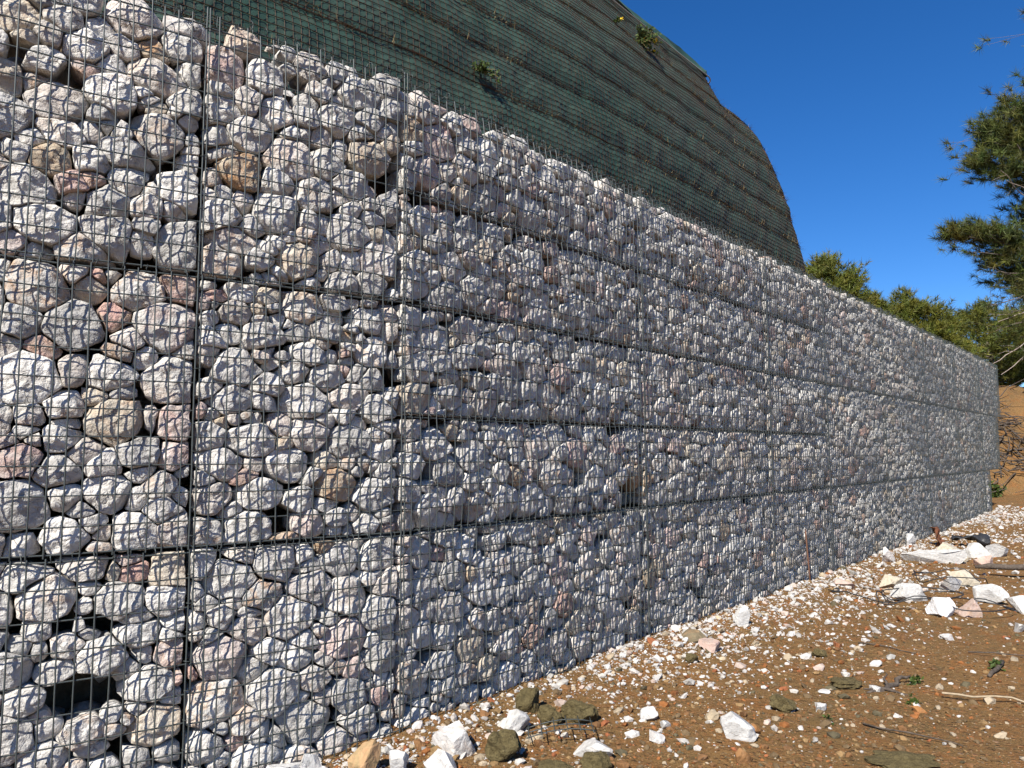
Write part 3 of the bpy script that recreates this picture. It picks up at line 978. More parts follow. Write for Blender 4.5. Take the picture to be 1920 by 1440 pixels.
WHT = (0.46, 0.455, 0.44); CRM = (0.44, 0.395, 0.31); PNK = (0.43, 0.335, 0.285); OCH = (0.29, 0.205, 0.105)
ROCKS = [  # x, y, (w, d, h), label, tint, (rust, pink, random), yaw
    (-0.850, 2.93, (0.155, 0.12, 0.085), 'smooth white rock at wall foot, leftmost loose rock at the bottom edge', WHT, (0, 0, .1), 0.3),
    (-0.762, 2.98, (0.095, 0.09, 0.110), 'small pale rock leaning beside the leftmost smooth white rock', WHT, (0, .1, .7), 0.9),
    (-0.550, 2.945, (0.125, 0.11, 0.165), 'ochre lichen-stained upright rock standing against the wall foot', OCH, (.8, 0, .4), 0.2),
    (-0.425, 2.95, (0.080, 0.08, 0.130), 'narrow upright white rock next to the ochre rock', WHT, (0, 0, .9), 1.1),
    (-0.262, 2.96, (0.130, 0.12, 0.110), 'jagged white rock in front of tan-patched white rock', WHT, (0, 0, .2), 0.6),
    (-0.235, 3.13, (0.175, 0.14, 0.150), 'white rock with a tan patch lying by the wall foot', WHT, (.25, .1, .55), 0.1),
    (-0.008, 3.36, (0.150, 0.13, 0.150), 'bright white angular rock beside the olive clay lumps', WHT, (0, 0, .35), 0.8),
    (0.310, 3.10, (0.165, 0.11, 0.095), 'long white rock lying just past the bent mesh scrap', WHT, (.05, 0, .65), -0.4),
    (0.905, 3.26, (0.175, 0.14, 0.140), 'large white wedge-shaped rock alone on the gravel', WHT, (0, 0, .15), -0.5),
    (1.530, 5.23, (0.135, 0.12, 0.165), 'upright white rock at the wall foot midway along gravel strip', WHT, (0, 0, .85), 0.2),
    (1.145, 4.59, (0.130, 0.11, 0.105), 'rounded pinkish white rock beside a flat brown stone', PNK, (0, .5, .45), 0.0),
    (1.090, 4.80, (0.200, 0.13, 0.085), 'flat brown and grey stone half buried against wall foot', (0.150, 0.122, 0.075), (.35, 0, .25), -0.5),
    (0.600, 3.49, (0.095, 0.085, 0.080), 'squarish white stone, topmost of three in the gravel patch', WHT, (0, 0, .5), 0.4),
    (0.640, 3.37, (0.065, 0.05, 0.060), 'small tilted white stone, middle of three in the gravel patch', WHT, (0, 0, .6), 1.4),
    (0.570, 3.23, (0.080, 0.07, 0.055), 'knobbly white stone, lowest of three in the gravel patch', WHT, (0, .1, .95), 2.0),
    (3.870, 8.05, (0.170, 0.15, 0.150), 'rounded pale rock touching the wall near scattered slabs', (0.56, 0.54, 0.52), (.05, .1, .3), 0.0),
    (3.240, 6.72, (0.230, 0.14, 0.100), 'cream flat rock alone between the wall and the white slabs', CRM, (.1, 0, .4), 0.1),
    (4.780, 9.40, (0.210, 0.15, 0.140), 'crumpled white rock at the wall end of the slab heap', WHT, (0, 0, .75), 0.5),
    (4.330, 8.05, (0.620, 0.20, 0.150), 'long white slab stretched along the back of the slab heap', WHT, (0, 0, .15), -0.45),
    (4.560, 8.14, (0.320, 0.24, 0.220), 'cream topped white boulder standing on the long slab', CRM, (.05, 0, .55), 0.3),
    (5.030, 8.42, (0.270, 0.20, 0.180), 'slanting white block behind the heap near black plastic', WHT, (0, 0, .05), -0.6),
    (4.640, 7.68, (0.210, 0.17, 0.120), 'pink stained flat rock in front of slanting white block', PNK, (.3, .7, .65), 0.2),
    (5.270, 8.42, (0.330, 0.20, 0.150), 'white slab at the far right beside the dead branch', WHT, (0, 0, .45), 0.3),
    (3.080, 6.05, (0.320, 0.19, 0.160), 'white slab ringed by loops of black wire', WHT, (0, 0, .7), -0.15),
    (3.060, 5.60, (0.185, 0.15, 0.140), 'grey-white block in front of wire-ringed slab', (0.60, 0.60, 0.61), (0, 0, .25), 0.35),
    (3.240, 5.62, (0.200, 0.16, 0.160), 'peach coloured rock inside the black wire loop', PNK, (.35, .45, .85), -0.3),
    (3.640, 6.52, (0.230, 0.18, 0.140), 'white rock at the middle of the front heap', WHT, (0, 0, .35), 0.7),
    (3.860, 6.70, (0.240, 0.19, 0.170), 'cream rock leaning over the front heap', CRM, (.08, 0, .95), -0.7),
    (3.690, 6.04, (0.260, 0.18, 0.160), 'large white rock under the dead branch', WHT, (0, 0, .6), -0.5),
    (3.720, 5.74, (0.240, 0.17, 0.150), 'white rock at the right edge of the photo by the branch', WHT, (0, .05, .5), -0.9),
    (2.820, 6.69, (0.190, 0.10, 0.060), 'thin pinkish slab lying against the wall foot', PNK, (0, .3, .2), -0.6),
    (2.690, 4.90, (0.080, 0.07, 0.055), 'single white pebble-like stone on bare brown soil', WHT, (0, .1, .1), 0.2),
    (1.400, 3.62, (0.085, 0.06, 0.050), 'white shell-shaped stone below the bark fragment', WHT, (0, 0, .8), 0.5),
    (1.520, 3.87, (0.070, 0.04, 0.025), 'flat white flake left of the bark fragment', WHT, (0, 0, .9), -0.2),
    (1.975, 4.32, (0.080, 0.05, 0.045), 'ragged white chip above the bark fragment', WHT, (0, 0, .3), 0.0),
    (3.310, 5.15, (0.140, 0.11, 0.080), 'white stone among chips at the right edge, below heap', WHT, (0, .1, .5), 0.8),
    (1.640, 4.10, (0.045, 0.04, 0.030), 'rusty orange stone chip near the grey clod', (0.26, 0.11, 0.035), (.2, 0, .4), 0.8),
    (1.950, 4.75, (0.075, 0.06, 0.045), 'rust-red pointed stone on the brown soil', (0.20, 0.075, 0.030), (.2, 0, .7), 0.5),
    (1.830, 3.60, (0.060, 0.05, 0.040), 'orange stone below the bark fragment on plain soil', (0.30, 0.14, 0.05), (.2, 0, .2), 0.2),
    (0.860, 3.02, (0.090, 0.075, 0.075), 'brown-orange stone just below the white wedge rock', (0.19, 0.095, 0.035), (.2, 0, .9), 0.2),
    (1.010, 3.33, (0.070, 0.06, 0.060), 'orange stone right behind the white wedge rock', (0.24, 0.115, 0.04), (.2, 0, .6), 0.9),
]
for i, (x, y, dims, label, tint, aux, yaw) in enumerate(ROCKS):
    put_rock('rock', x, y, dims, label, 1700 + i, tint, aux, yaw)

CLODS = [
    (0.060, 3.58, (0.115, 0.11, 0.140), 'olive clay lump nearest the wall, behind the white rock'),
    (0.155, 3.45, (0.110, 0.10, 0.100), 'round olive clay lump between two other clay lumps'),
    (0.285, 3.47, (0.170, 0.13, 0.130), 'widest olive clay lump, above the bent mesh scrap'),
    (-0.045, 3.06, (0.150, 0.13, 0.150), 'big rough clay lump in front of the bright white rock'),
    (0.300, 2.93, (0.120, 0.11, 0.110), 'clay lump cut by the bottom edge of the photo'),
    (0.985, 4.37, (0.080, 0.07, 0.060), 'small olive clay clod below the pinkish rock'),
    (1.225, 3.63, (0.125, 0.11, 0.080), 'lone clay clod to the right of gravel patch'),
    (1.750, 4.53, (0.095, 0.08, 0.065), 'grey-green clod among white chips on the slope of soil'),
    (1.660, 3.98, (0.190, 0.15, 0.060), 'flat grey clay clod behind the bark fragment'),
    (0.150, 2.90, (0.150, 0.12, 0.080), 'low crumbled clay clod at the bottom edge'),
    (1.480, 3.02, (0.300, 0.16, 0.050), 'flattened patch of olive clay at the bottom edge of the soil'),
]
for i, (x, y, dims, label) in enumerate(CLODS):
    put_rock('clay_clod', x, y, dims, label, 900 + i, cat='clod', mat=M_CLAY, chops=6, rough=0.16, cut=(0.6, 0.9), sink=0.18, group='olive clay lumps')

# gravel: uncountable chips of limestone and rusty rock
def gravel(name, n, seed, sampler, colours, size, sub, flat=(0.45, 0.8)):
    rng = np.random.default_rng(seed)
    base = [rock_points(rng, (1, 1, 1), sub, 9, 0.04) for _ in range(14)]
    x, y = sampler(rng, n)
    m = len(x)
    z = ground_z(x, y)
    sz = size(rng, m, x, y)
    geo = Geo()
    kind = rng.integers(0, 14, m)
    col, aux = colours(rng, m)
    for k in range(14):
        I = np.where(kind == k)[0]
        v, f = base[k]
        a = rng.random(len(I)) * 6.28; c, s = np.cos(a), np.sin(a)
        asp = rng.uniform(0.6, 1.0, len(I)); fl = rng.uniform(*flat, len(I))
        vx = v[None, :, 0] * sz[I, None]; vy = v[None, :, 1] * (sz[I] * asp)[:, None]; vz = v[None, :, 2] * (sz[I] * fl)[:, None]
        tx = rng.normal(0, 0.3, len(I))[:, None]
        vz = vz + tx * vx
        V = np.stack([x[I, None] + c[:, None] * vx - s[:, None] * vy, y[I, None] + s[:, None] * vx + c[:, None] * vy, z[I, None] + vz + (sz[I] * fl * 0.14)[:, None]], -1)
        F = f[None] + (np.arange(len(I)) * len(v))[:, None, None]
        geo.v.append(V.reshape(-1, 3)); geo.f.append(F.reshape(-1, 3) + geo.n); geo.n += V.shape[0] * V.shape[1]
        geo.c.append(np.repeat(col[I], len(v), 0)); geo.x.append(np.repeat(aux[I], len(v), 0))
    o = geo.build(name, M_GRAVEL, smooth_shade=False)
    return o

def along_wall(smax, falloff, wmin=0.0, wmax=6.0, near=3.5):
    def f(rng, n):
        s = -0.9 + (smax + 0.9) * rng.random(n) ** 1.9
        w = wmin + rng.exponential(falloff, n) * (0.6 + 0.12 * np.clip(s, 0, 8))
        k = w < wmax
        s, w = s[k], w[k]
        neg = s < 0
        x = np.where(neg, P0[0] + D_1[0] * s - N_1[0] * w, P0[0] + D_MID[0] * s - N_MID[0] * w)
        y = np.where(neg, P0[1] + D_1[1] * s - N_1[1] * w, P0[1] + D_MID[1] * s - N_MID[1] * w)
        p = np.stack([x, y, x * 0], -1)
        keep = (rng.random(len(x)) < 0.35 + 0.65 * smooth(fbm(p * 1.1, 3, 44), -0.5, 0.35)) & (w > 0.012)
        return x[keep], y[keep]
    return f
def all_over(rng, n):
    r = 2.4 + 20.0 * rng.random(n) ** 2.1
    a = rng.uniform(-0.45, 0.80, n)
    x, y = r * np.sin(a), r * np.cos(a)
    s, d = wall_frame(x, y)
    k = (d < -0.01) & (y < 20.5)
    return x[k], y[k]
def white_cols(rng, m):
    base = np.array([[0.46, 0.45, 0.43], [0.40, 0.385, 0.355], [0.43, 0.35, 0.30], [0.39, 0.32, 0.22], [0.27, 0.26, 0.24]])
    k = rng.choice(5, m, p=[0.55, 0.2, 0.1, 0.07, 0.08])
    return base[k] * rng.uniform(0.85, 1.08, (m, 1)), np.stack([rng.random(m) * 0.1, rng.random(m) * 0.15, rng.random(m)], 1)
def earth_cols(rng, m):
    base = np.array([[0.235, 0.092, 0.028], [0.175, 0.090, 0.037], [0.130, 0.088, 0.045], [0.235, 0.150, 0.068], [0.095, 0.080, 0.046], [0.33, 0.27, 0.19], [0.27, 0.095, 0.038]])
    k = rng.choice(7, m, p=[0.16, 0.24, 0.18, 0.17, 0.09, 0.12, 0.04])
    return base[k] * rng.uniform(0.75, 1.1, (m, 1)), np.stack([np.zeros(m), np.zeros(m), rng.random(m)], 1)
lg_ = lambda a, b, hi: (lambda rng, m, x, y: np.minimum(hi, np.exp(rng.normal(math.log(a), b, m))) * (0.75 + 0.055 * np.clip(y, 2, 14)))
tag(gravel('limestone_gravel', 5200, 31, along_wall(15.2, 0.46), white_cols, lg_(0.026, 0.45, 0.075), 1), 'white limestone chips strewn along the wall foot', 'gravel', kind='stuff')
tag(gravel('limestone_grit', 14000, 32, along_wall(15.2, 0.40), white_cols, lg_(0.0120, 0.35, 0.03), 0), 'fine white grit between the larger chips by the wall', 'grit', kind='stuff')
tag(gravel('scattered_limestone', 650, 33, all_over, white_cols, lg_(0.022, 0.5, 0.07), 1), 'odd white chips scattered over the brown soil', 'gravel', kind='stuff')
tag(gravel('rusty_gravel', 13000, 34, all_over, earth_cols, lg_(0.022, 0.48, 0.07), 1), 'rusty brown and orange stones lying in the soil', 'gravel', kind='stuff')
tag(gravel('brown_grit', 50000, 35, all_over, earth_cols, lg_(0.0090, 0.4, 0.03), 0), 'brown grit covering the soil', 'grit', kind='stuff')

def gz1(x, y): return float(ground_z(np.array([x]), np.array([y]))[0])
def wander(a, b, n, amp, seed):
    t = np.linspace(0, 1, n)[:, None]
    a = np.asarray(a, float); b = np.asarray(b, float)
    q = np.stack([t[:, 0] * 4, np.full(n, seed * 1.7), np.zeros(n)], 1)
    w = np.stack([fbm(q, 2, seed), fbm(q, 2, seed + 1), 0.5 * fbm(q, 2, seed + 2)], 1) * amp * np.sin(math.pi * t)
    return a + (b - a) * t + w
def piece(name, label, cat, mat, lines, k=6, group=None, loc=None):
    """one thing made of round pieces: lines = [(points, radii)]"""
    geo = Geo()
    for pts, r in lines: tube(geo, pts, r, k, cap=True)
    o = geo.build(name, mat, origin=tuple(loc if loc is not None else lines[0][0][0]))
    return tag(o, label, cat, group)

# dead branch on the right, lying over the white rocks
z0 = gz1(4.36, 7.24)
br = wander((4.28, 7.24, z0 + 0.08), (5.30, 6.95, z0 + 0.16), 9, 0.12, 3)
trunk_lines = [(br, np.array([0.012, 0.028, 0.024, 0.029, 0.022, 0.025, 0.019, 0.020, 0.016])),
               (wander(br[5], (4.70, 6.55, z0 + 0.03), 7, 0.05, 7), np.linspace(0.024, 0.008, 7)),
               (wander(br[4], (5.2, 6.60, z0 + 0.06), 7, 0.05, 11), np.linspace(0.022, 0.008, 7)),
               (wander(br[6], (5.1, 7.5, z0 + 0.25), 6, 0.05, 13), np.linspace(0.018, 0.005, 6))]
piece('dead_branch', 'dark dead branch lying across the white rocks at right', 'branch', M_BARK, trunk_lines, 8)
# twigs and sticks
z0 = gz1(2.05, 3.74)
piece('stick', 'pale bleached stick lying on brown soil near the right edge', 'stick', M_STICK, [(wander((2.03, 3.76, z0 + 0.028), (2.50, 3.60, z0 + 0.012), 8, 0.02, 21), np.linspace(0.0055, 0.004, 8))], 6)
z0 = gz1(2.5, 4.15)
piece('charred_twig', 'short thick black twig on the soil near green leaves', 'twig', M_BARK, [(wander((2.47, 4.11, z0 + 0.010), (2.66, 4.30, z0 + 0.03), 5, 0.01, 23), np.linspace(0.010, 0.013, 5))], 6)
for i, (a, b, lab) in enumerate((((1.50, 3.42), (1.78, 3.16), 'thin dark twig on the soil, lowest of the thin twigs'), ((2.10, 4.80), (2.32, 4.52), 'thin dark twig by the orange stones in mid soil'),
                                 ((2.30, 3.10), (2.60, 3.04), 'dark twig in the bottom right corner'), ((2.62, 4.55), (3.02, 4.42), 'curved dark twig left of the green leaves'))):
    piece('twig', lab, 'twig', M_BARK, [(wander((*a, gz1(*a) + 0.010), (*b, gz1(*b) + 0.010), 7, 0.03, 31 + i), np.linspace(0.0045, 0.0025, 7))], 5)
# torn bark fragment
z0 = gz1(1.8, 3.95)
bl = [(wander((1.72, 3.86, z0 + 0.005), (2.02, 4.03, z0 + 0.035), 10, 0.035, 41), np.array([.003, .007, .013, .012, .016, .012, .013, .009, .007, .003])),
      (wander((1.80, 3.91, z0 + 0.012), (1.90, 3.82, z0 + 0.004), 6, 0.02, 42), np.array([.009, .007, .008, .005, .004, .002])),
      (wander((1.78, 3.90, z0 + 0.012), (1.73, 3.92, z0 + 0.004), 5, 0.015, 45), np.array([.008, .007, .005, .004, .002])),
      (wander((1.86, 3.95, z0 + 0.02), (1.89, 4.02, z0 + 0.055), 5, 0.015, 43), np.array([.008, .006, .006, .003, .002]))]
piece('bark_fragment', 'dark brown forked bark fragment on the soil', 'bark', M_BARK, bl, 7)
# bent offcut of basket mesh
mg = Geo()
z0 = gz1(0.18, 3.25)
for j in range(3):
    yy = 3.20 + 0.055 * j
    x = np.linspace(0.05, 0.33, 9)
    tube(mg, np.stack([x, yy + 0.1 * (x - 0.2), z0 + 0.035 + 0.03 * np.sin((x - 0.05) * 9) + 0 * x], 1), 0.0025, 5, cap=True)
for j in range(6):
    xx = 0.06 + 0.052 * j
    y = np.linspace(3.17, 3.34, 5)
    tube(mg, np.stack([np.full(5, xx), y + 0.1 * (xx - 0.2), np.full(5, z0 + 0.0395 + 0.03 * math.sin((xx - 0.05) * 9))], 1), 0.0025, 5, cap=True)
o = mg.build('mesh_offcut', M_WIRE, origin=(0.19, 3.25, z0))
tag(o, 'bent offcut of grey steel mesh lying between the clay lumps', 'mesh scrap')
# rusty bar leaning on the wall
s_r = 4.62
a = wall_xyz(np.array([s_r - 0.05]), -0.07, gz1(*wall_xyz(np.array([s_r]), -0.07, 0)[0][:2]) - 0.02)[0]
b = wall_xyz(np.array([s_r + 0.04]), -0.012, 0.50)[0]
piece('rusty_bar', 'thin rusty steel bar leaning upright against the mesh wall', 'bar', M_RUST, [(np.stack([a + (b - a) * t for t in np.linspace(0, 1, 5)]), 0.007)], 6)
# loops of black wire round the rocks
def wire_loop(cx, cy, rx, ry, turns, seed, h=0.07):
    t = np.linspace(0, 2 * math.pi * turns, int(26 * turns))
    q = np.stack([t * 0.7, np.full_like(t, seed), np.zeros_like(t)], 1)
    x = cx + rx * np.cos(t) * (1 + 0.25 * vnoise(q, seed)); y = cy + ry * np.sin(t) * (1 + 0.25 * vnoise(q + 9, seed))
    z = ground_z(x, y) + 0.02 + h * (0.6 + 0.6 * vnoise(q * 1.6 + 3, seed))
    return np.stack([x, y, z], 1)
piece('black_wire', 'thin black wire looped round the wire-ringed white slab', 'wire', M_BLACKWIRE, [(wire_loop(3.02, 5.86, 0.30, 0.16, 1.8, 5, 0.08), 0.0045)], 5)
piece('black_wire', 'black wire hoop round the peach coloured rock', 'wire', M_BLACKWIRE, [(wire_loop(3.33, 5.62, 0.24, 0.16, 1.2, 8, 0.06), 0.0045)], 5)
piece('black_wire', 'tangled black wire arching over the middle of the front heap', 'wire', M_BLACKWIRE, [(wire_loop(3.45, 6.25, 0.28, 0.2, 1.6, 12, 0.16), 0.004)], 5)
piece('black_wire', 'straight end of black wire trailing towards the wall', 'wire', M_BLACKWIRE, [(wander((2.55, 6.35, gz1(2.55, 6.35) + 0.03), (2.85, 5.95, gz1(2.85, 5.95) + 0.02), 8, 0.03, 77), 0.005)], 5)
# rusted tin and black plastic by the far heap
def sheet(name, label, cat, mat, c, size, yaw, tilt, seed, crumple, thick=0.006, nu=14, nv=10):
    u, v = np.meshgrid(np.linspace(-.5, .5, nu), np.linspace(-.5, .5, nv))
    p = np.stack([u * 3, v * 3, np.full_like(u, seed)], -1)
    z = crumple * fbm(p, 3, seed)
    P = np.stack([u * size[0], v * size[1], z], -1).reshape(-1, 3)
    P += 0.12 * crumple * np.stack([fbm(p + 7, 2, seed), fbm(p + 3, 2, seed), 0 * u], -1).reshape(-1, 3)
    R = np.array(Matrix.Rotation(yaw, 3, 'Z') @ Matrix.Rotation(tilt, 3, 'X'))
    P = P @ R.T
    n = R @ np.array([0, 0, 1.0])
    P[:, 2] -= P[:, 2].min()
    q = (np.arange(nv - 1)[:, None] * nu + np.arange(nu - 1)[None, :]).reshape(-1)
    F = np.stack([q, q + 1, q + nu + 1, q + nu], 1); m = nu * nv
    rim = np.concatenate([np.arange(nu), np.arange(1, nv) * nu + nu - 1, (nv - 1) * nu + np.arange(nu - 2, -1, -1), np.arange(nv - 2, 0, -1) * nu])
    r2 = np.roll(rim, -1)
    geo = Geo(); geo.add(np.concatenate([P, P - n * thick]), [F, F[:, ::-1] + m, np.stack([rim, rim + m, r2 + m, r2], 1)])
    o = geo.build(name, mat); o.location = c
    return tag(o, label, cat)
z0 = gz1(5.1, 9.35)
sheet('rusted_tin', 'crumpled rusty brown tin standing by the far white heap', 'tin sheet', M_TIN, (5.10, 9.35, z0 - 0.02), (0.13, 0.26), 0.5, rad(70), 61, 0.06)
z0 = gz1(5.6, 9.5)
sheet('plastic_sheet', 'crumpled black plastic sheet behind the far white heap', 'plastic sheet', M_PLASTIC, (5.55, 9.45, z0), (0.40, 0.22), -0.5, rad(8), 67, 0.06)
sheet('plastic_scrap', 'small scrap of black plastic at the foot of the wall', 'plastic scrap', M_PLASTIC, (2.63, 6.42, gz1(2.63, 6.42)), (0.09, 0.06), 0.3, rad(20), 71, 0.015)

# small green weeds on the soil
leafy('ground_weed', (2.60, 4.28, gz1(2.60, 4.28)), (0, 0, 0.2), 9, 0.090, 0.031, 'low green weed with flat leaves near the black twig', 81)
leafy('ground_weed', (2.02, 4.02, gz1(2.02, 4.02)), (0, 0, 0.2), 7, 0.072, 0.025, 'tiny green weed to the right of the bark fragment', 82)
leafy('ground_weed', (1.86, 3.70, gz1(1.86, 3.70)), (0, 0, 0.2), 7, 0.063, 0.022, 'tiny green weed just below the bark fragment', 83)
leafy('ground_weed', (1.38, 3.46, gz1(1.38, 3.46)), (0, 0, 0.2), 6, 0.063, 0.022, 'small dark weed beside the lone clay clod', 84)

# weeds rooted in the netting
leafy('flowering_weed', on_slope(488, 7.83, inset_low, 0.06), OUTW, 60, 0.40, 0.055, 'bushy green weed with yellow flowers growing high on netting', 85, 4)
leafy('slope_weed', on_slope(308, 5.35, inset_low, 0.06), OUTW, 22, 0.22, 0.04, 'small dark weed hanging from the netting above the wall', 86)
leafy('slope_weed', on_slope(464, 7.92, inset_low, 0.06), OUTW, 10, 0.18, 0.035, 'sprig of weed just left of the yellow flowers', 87, 1)
leafy('creeping_weed', (11.0, 17.9, gz1(11.0, 17.9)), (0, -0.5, 1), 26, 0.55, 0.10, 'dark green creeping weed on the brown bank', 88)

# ------------------------------------------------------------------ pines
def tufts(geo, pos, axis, rng, n, length, width, tint_lo=0.7, tint_hi=1.25, droop=0.0):
    """starry bunches of needles: pos, axis (m,3)"""
    m = len(pos)
    if m == 0: return
    a = axis / (np.linalg.norm(axis, axis=1)[:, None] + 1e-9)
    r = rng.normal(size=(m, n, 3))
    d = a[:, None, :] * rng.uniform(0.3, 1.15, (m, n, 1)) + 0.62 * r
    d /= np.linalg.norm(d, axis=2)[..., None]
    ln = length * rng.uniform(0.6, 1.15, (m, n, 1))
    base = pos[:, None, :] - a[:, None, :] * length * rng.uniform(0.0, 0.7, (m, n, 1))
    e = np.cross(d, rng.normal(size=(m, n, 3))); e /= np.linalg.norm(e, axis=2)[..., None] + 1e-9
    tip = base + d * ln; tip[..., 2] -= droop * length
    V = np.stack([base - e * width * 1.25, base + e * width * 1.25, tip], 2).reshape(-1, 3)
    F = np.arange(m * n * 3).reshape(-1, 3)
    t = rng.uniform(tint_lo, tint_hi, (m, 1)) * np.stack([rng.uniform(0.85, 1.25, m), np.ones(m), rng.uniform(0.8, 1.1, m)], 1)
    geo.add(V, [F], np.repeat(t, n * 3, 0))

def far_pine(x, y, z_top, width, label, seed, zb=None):
    rng = np.random.default_rng(seed)
    zb = gz1(x, y) if zb is None else zb
    root = empty('pine_tree', (x, y, zb)); tag(root, label, 'pine tree', 'pines beyond the end of the wall')
    loc = np.array([x, y, zb])
    H = z_top - zb
    tg = Geo(); ng = Geo()
    tr = wander(loc, (x + rng.normal(0, .3), y, z_top - 0.7), 10, 0.25, seed)
    tube(tg, tr, np.linspace(0.17, 0.03, 10), 7)
    nl = 46
    for k in range(nl):
        f = 0.22 + 0.78 * (k + rng.random()) / nl
        h = f * (H - 0.6)
        st = tr[min(9, int(f * 9))] * 0.5 + np.array([x, y, zb + h * 0.93]) * 0.5
        a = k * 2.399 + rng.normal(0, .3)
        prof_ = math.sqrt(max(0.05, 1 - ((f - 0.58) / 0.46) ** 2))
        R = width * 0.5 * prof_ * rng.uniform(0.65, 1.12)
        en = np.array([x + R * math.cos(a), y + R * math.sin(a), zb + h + 0.25 * R + rng.normal(0, .12)])
        if f > 0.97: en = np.array([x + rng.normal(0, .2), y + rng.normal(0, .2), z_top - rng.random() * 0.4])
        limb = wander(st, en, 6, 0.12, seed + k)
        tube(tg, limb, np.linspace(0.035, 0.010, 6), 4)
        nb = 62
        c = en + rng.normal(size=(nb, 3)) * np.array([0.27, 0.27, 0.17]) * (0.55 + 0.4 * R) - (en - st) * 0.25 * rng.random((nb, 1))
        ax = (c - (st * 0.6 + en * 0.4)) + np.array([0, 0, 0.35]) + 0.2 * rng.normal(size=(nb, 3))
        tufts(ng, c, ax, rng, 17, 0.25, 0.0100, 0.65, 1.3)
    tg.build('trunk', M_PINEBARK, root, origin=tuple(loc)).location = (0, 0, 0)
    o = ng.build('crown', M_NEEDLE, root, False, origin=tuple(loc)); o.location = (0, 0, 0)
    return root

far_pine(11.85, 28.0, 8.50, 2.7, 'dark green pine showing above the wall just right of the netted slope', 201)
far_pine(13.50, 28.5, 7.30, 1.2, 'small pine sprig rising between the two larger pines over the wall', 202)
far_pine(15.95, 30.5, 7.65, 3.0, 'yellow-green bushy pine above the far part of the wall', 203)
far_pine(17.6, 31.5, 6.20, 2.6, 'low pine in the dip between the bushy one and overhanging branches', 204)
far_pine(21.2, 34.0, 7.80, 4.6, 'pine nearest the far end of the wall, over the brown bank', 205)
far_pine(25.0, 36.5, 8.40, 4.8, 'pine half hidden behind the overhanging branches at right edge', 206)

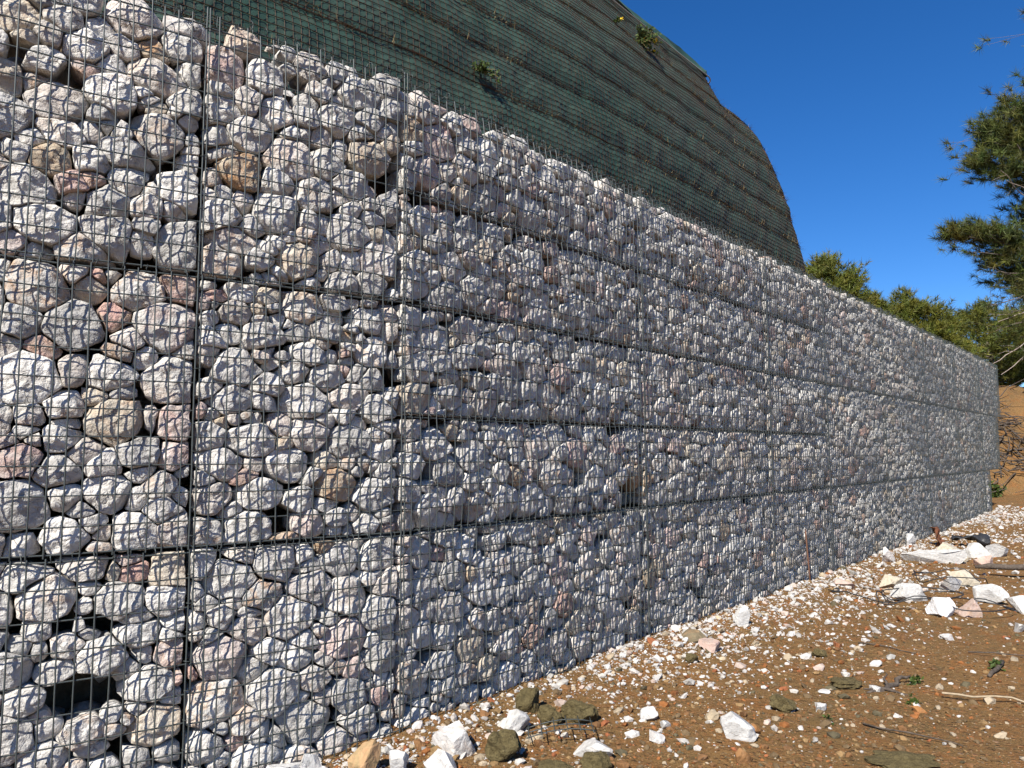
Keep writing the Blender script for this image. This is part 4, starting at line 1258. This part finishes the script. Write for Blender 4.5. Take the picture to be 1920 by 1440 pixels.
def near_pine():
    rng = np.random.default_rng(77)
    x, y = 17.2, 22.3
    zb = gz1(x, y)
    loc = np.array([x, y, zb])
    root = empty('pine_tree', tuple(loc))
    tag(root, 'large pine whose long-needled branches reach in from the right edge', 'pine tree')
    tg = Geo(); ng = Geo(); dg = Geo()
    tr = wander(loc, (x + 0.3, y + 0.3, 15.1), 12, 0.35, 5)
    tube(tg, tr, np.linspace(0.27, 0.07, 12), 9)
    def trunk_at(z):
        z = 1.17 + (z - 1.17) * 1.77
        return np.array([np.interp(z, tr[:, 2], tr[:, 0]), np.interp(z, tr[:, 2], tr[:, 1]), z])
    # foliage masses: centre, radii, tufts
    masses = [((14.51, 21.23, 10.99), (0.36, 0.5, 0.20), 60, 5.9), ((13.65, 21.23, 10.25), (0.26, 0.4, 0.20), 46, 5.6), ((14.24, 21.23, 9.98), (0.36, 0.5, 0.22), 60, 5.6),
              ((13.36, 21.23, 9.50), (0.22, 0.35, 0.17), 42, 5.3), ((14.07, 21.04, 9.19), (0.32, 0.4, 0.18), 46, 5.2), ((14.95, 21.40, 10.52), (0.4, 0.5, 0.3), 60, 5.9),
              ((14.77, 21.23, 9.04), (0.34, 0.4, 0.25), 46, 5.0),
              ((12.42, 21.23, 7.34), (0.17, 0.25, 0.10), 26, 4.1), ((13.13, 21.40, 7.45), (0.24, 0.35, 0.11), 34, 4.2), ((13.88, 21.58, 7.45), (0.30, 0.4, 0.17), 50, 4.2),
              ((14.59, 21.58, 7.15), (0.32, 0.5, 0.24), 66, 4.0), ((14.77, 21.94, 6.35), (0.28, 0.4, 0.24), 66, 3.7), ((13.98, 21.76, 6.71), (0.26, 0.35, 0.14), 30, 3.9),
              ((15.13, 21.76, 8.12), (0.30, 0.5, 0.25), 50, 4.4), ((14.69, 21.23, 5.68), (0.30, 0.35, 0.16), 30, 3.4),
              ((16.27, 21.94, 11.48), (0.6, 0.6, 0.5), 90, 6.2), ((16.46, 21.76, 9.00), (0.6, 0.6, 0.5), 80, 4.9), ((16.27, 21.94, 6.71), (0.5, 0.6, 0.5), 80, 3.8),
              ((18.75, 22.29, 10.77), (0.7, 0.7, 0.6), 90, 5.8), ((18.92, 22.46, 7.94), (0.7, 0.7, 0.5), 80, 4.5), ((17.34, 22.46, 14.31), (0.7, 0.7, 0.6), 110, 7.9), ((17.52, 23.88, 10.77), (0.7, 0.7, 0.6), 80, 5.9)]
    for i, (c, r, n, zt) in enumerate(masses):
        c = np.array(c); r = np.array(r)
        st = trunk_at(zt)
        limb = wander(st, c, 10, 0.18, 300 + i)
        tube(tg, limb, np.linspace(0.06, 0.02, 10), 5)
        n = int(n * 1.35)
        pts = c + rng.normal(size=(n, 3)) * r * 1.08
        for q in range(n):
            s0 = limb[rng.integers(6, 10)]
            tw = wander(s0, pts[q], 5, 0.05, 900 + i * 131 + q)
            tube(tg, tw, np.linspace(0.008, 0.004, 5), 3)
        ax = (pts - limb[5]) * 0.8 + np.array([0, 0, 0.25]) + 0.15 * rng.normal(size=(n, 3))
        tufts(ng, pts, ax, rng, 46, 0.29, 0.0062, 0.6, 1.35)
        k = rng.integers(0, n, n // 2)
        tufts(ng, pts[k] * 0.7 + limb[8] * 0.3, ax[k], rng, 30, 0.24, 0.0062, 0.6, 1.1)
    # drooping sparse sprays
    for i, (c, zt) in enumerate((((13.13, 21.04, 5.15), 3.9), ((13.71, 20.87, 4.94), 3.8), ((13.01, 20.69, 6.21), 4.1), ((13.44, 21.40, 4.50), 3.6), ((14.07, 21.04, 4.32), 3.5), ((12.65, 21.04, 6.75), 4.1), ((14.42, 21.04, 4.85), 3.6), ((13.36, 21.04, 5.73), 3.9), ((14.24, 20.87, 3.88), 3.3))):
        limb = wander(trunk_at(zt), c, 14, 0.30, 500 + i)
        tube(tg, limb, np.linspace(0.03, 0.008, 14), 4)
        pts = []
        for q in range(13):
            s0 = limb[rng.integers(6, 14)]
            e = s0 + rng.normal(size=3) * np.array([0.35, 0.35, 0.21]) + np.array([-0.09, 0, 0.03])
            tube(tg, wander(s0, e, 5, 0.04, 3000 + i * 31 + q), np.linspace(0.006, 0.003, 5), 3); pts.append(e)
        pts = np.array(pts + [np.array(c)])
        tufts(ng, pts, pts - limb[8] + np.array([0, 0, 0.2]), rng, 30, 0.23, 0.0060, 0.55, 1.0)
    tg.build('trunk', M_PINEBARK, root, origin=tuple(loc)).location = (0, 0, 0)
    ng.build('crown', M_NEEDLE_NEAR, root, False, origin=tuple(loc)).location = (0, 0, 0)
    # bare dead limbs
    M_DEAD = simple('dead limb', (0.34, 0.29, 0.25), (0.22, 0.17, 0.14), 20, 0.9, ())
    for i, (a, b) in enumerate((((15.74, 21.58, 7.94), (13.48, 20.52, 8.87)), ((15.74, 21.58, 8.12), (13.62, 20.52, 8.59)), ((15.21, 21.23, 8.04), (13.98, 20.52, 9.62)), ((15.74, 21.58, 4.76), (12.91, 20.87, 3.44)), ((15.21, 21.23, 4.59), (13.36, 20.87, 3.26)), ((15.57, 21.40, 5.46), (13.36, 20.87, 4.72)))):
        dg = Geo()
        l = wander(a, b, 12, 0.14, 620 + i)
        tube(dg, l, np.linspace(0.026, 0.008, 12), 5)
        for q in range(3):
            s0 = l[rng.integers(6, 12)]
            tube(dg, wander(s0, s0 + rng.normal(size=3) * 0.22 + np.array([-0.15, 0, 0]), 6, 0.05, 700 + i * 9 + q), np.linspace(0.007, 0.004, 6), 3)
        dg.build('bare_limb', M_DEAD, root, origin=tuple(loc)).location = (0, 0, 0)
    return root
near_pine()

# brushwood heaped on the bank
rng = np.random.default_rng(5)
bg_ = Geo()
bx_, by_ = 12.35, 19.0
for k in range(170):
    a = np.array([bx_ + rng.normal(0, 0.9), by_ + rng.normal(0, 0.45), 0.0]); a[2] = gz1(a[0], a[1]) + abs(rng.normal(0, 0.16)) + 0.02
    d = np.array([rng.normal(0, 1), rng.normal(0, 0.5), rng.normal(0, 0.22)]); d /= np.linalg.norm(d)
    b = a + d * rng.uniform(0.4, 1.3); b[2] = max(b[2], gz1(b[0], b[1]) + 0.02)
    tube(bg_, wander(a, b, 5, 0.08, 1200 + k), np.linspace(0.018, 0.005, 5), 4)
o = bg_.build('brush_pile', M_BARK, origin=(bx_, by_, gz1(bx_, by_)))
tag(o, 'heap of dry brushwood on the brown bank beyond the wall', 'brush pile')
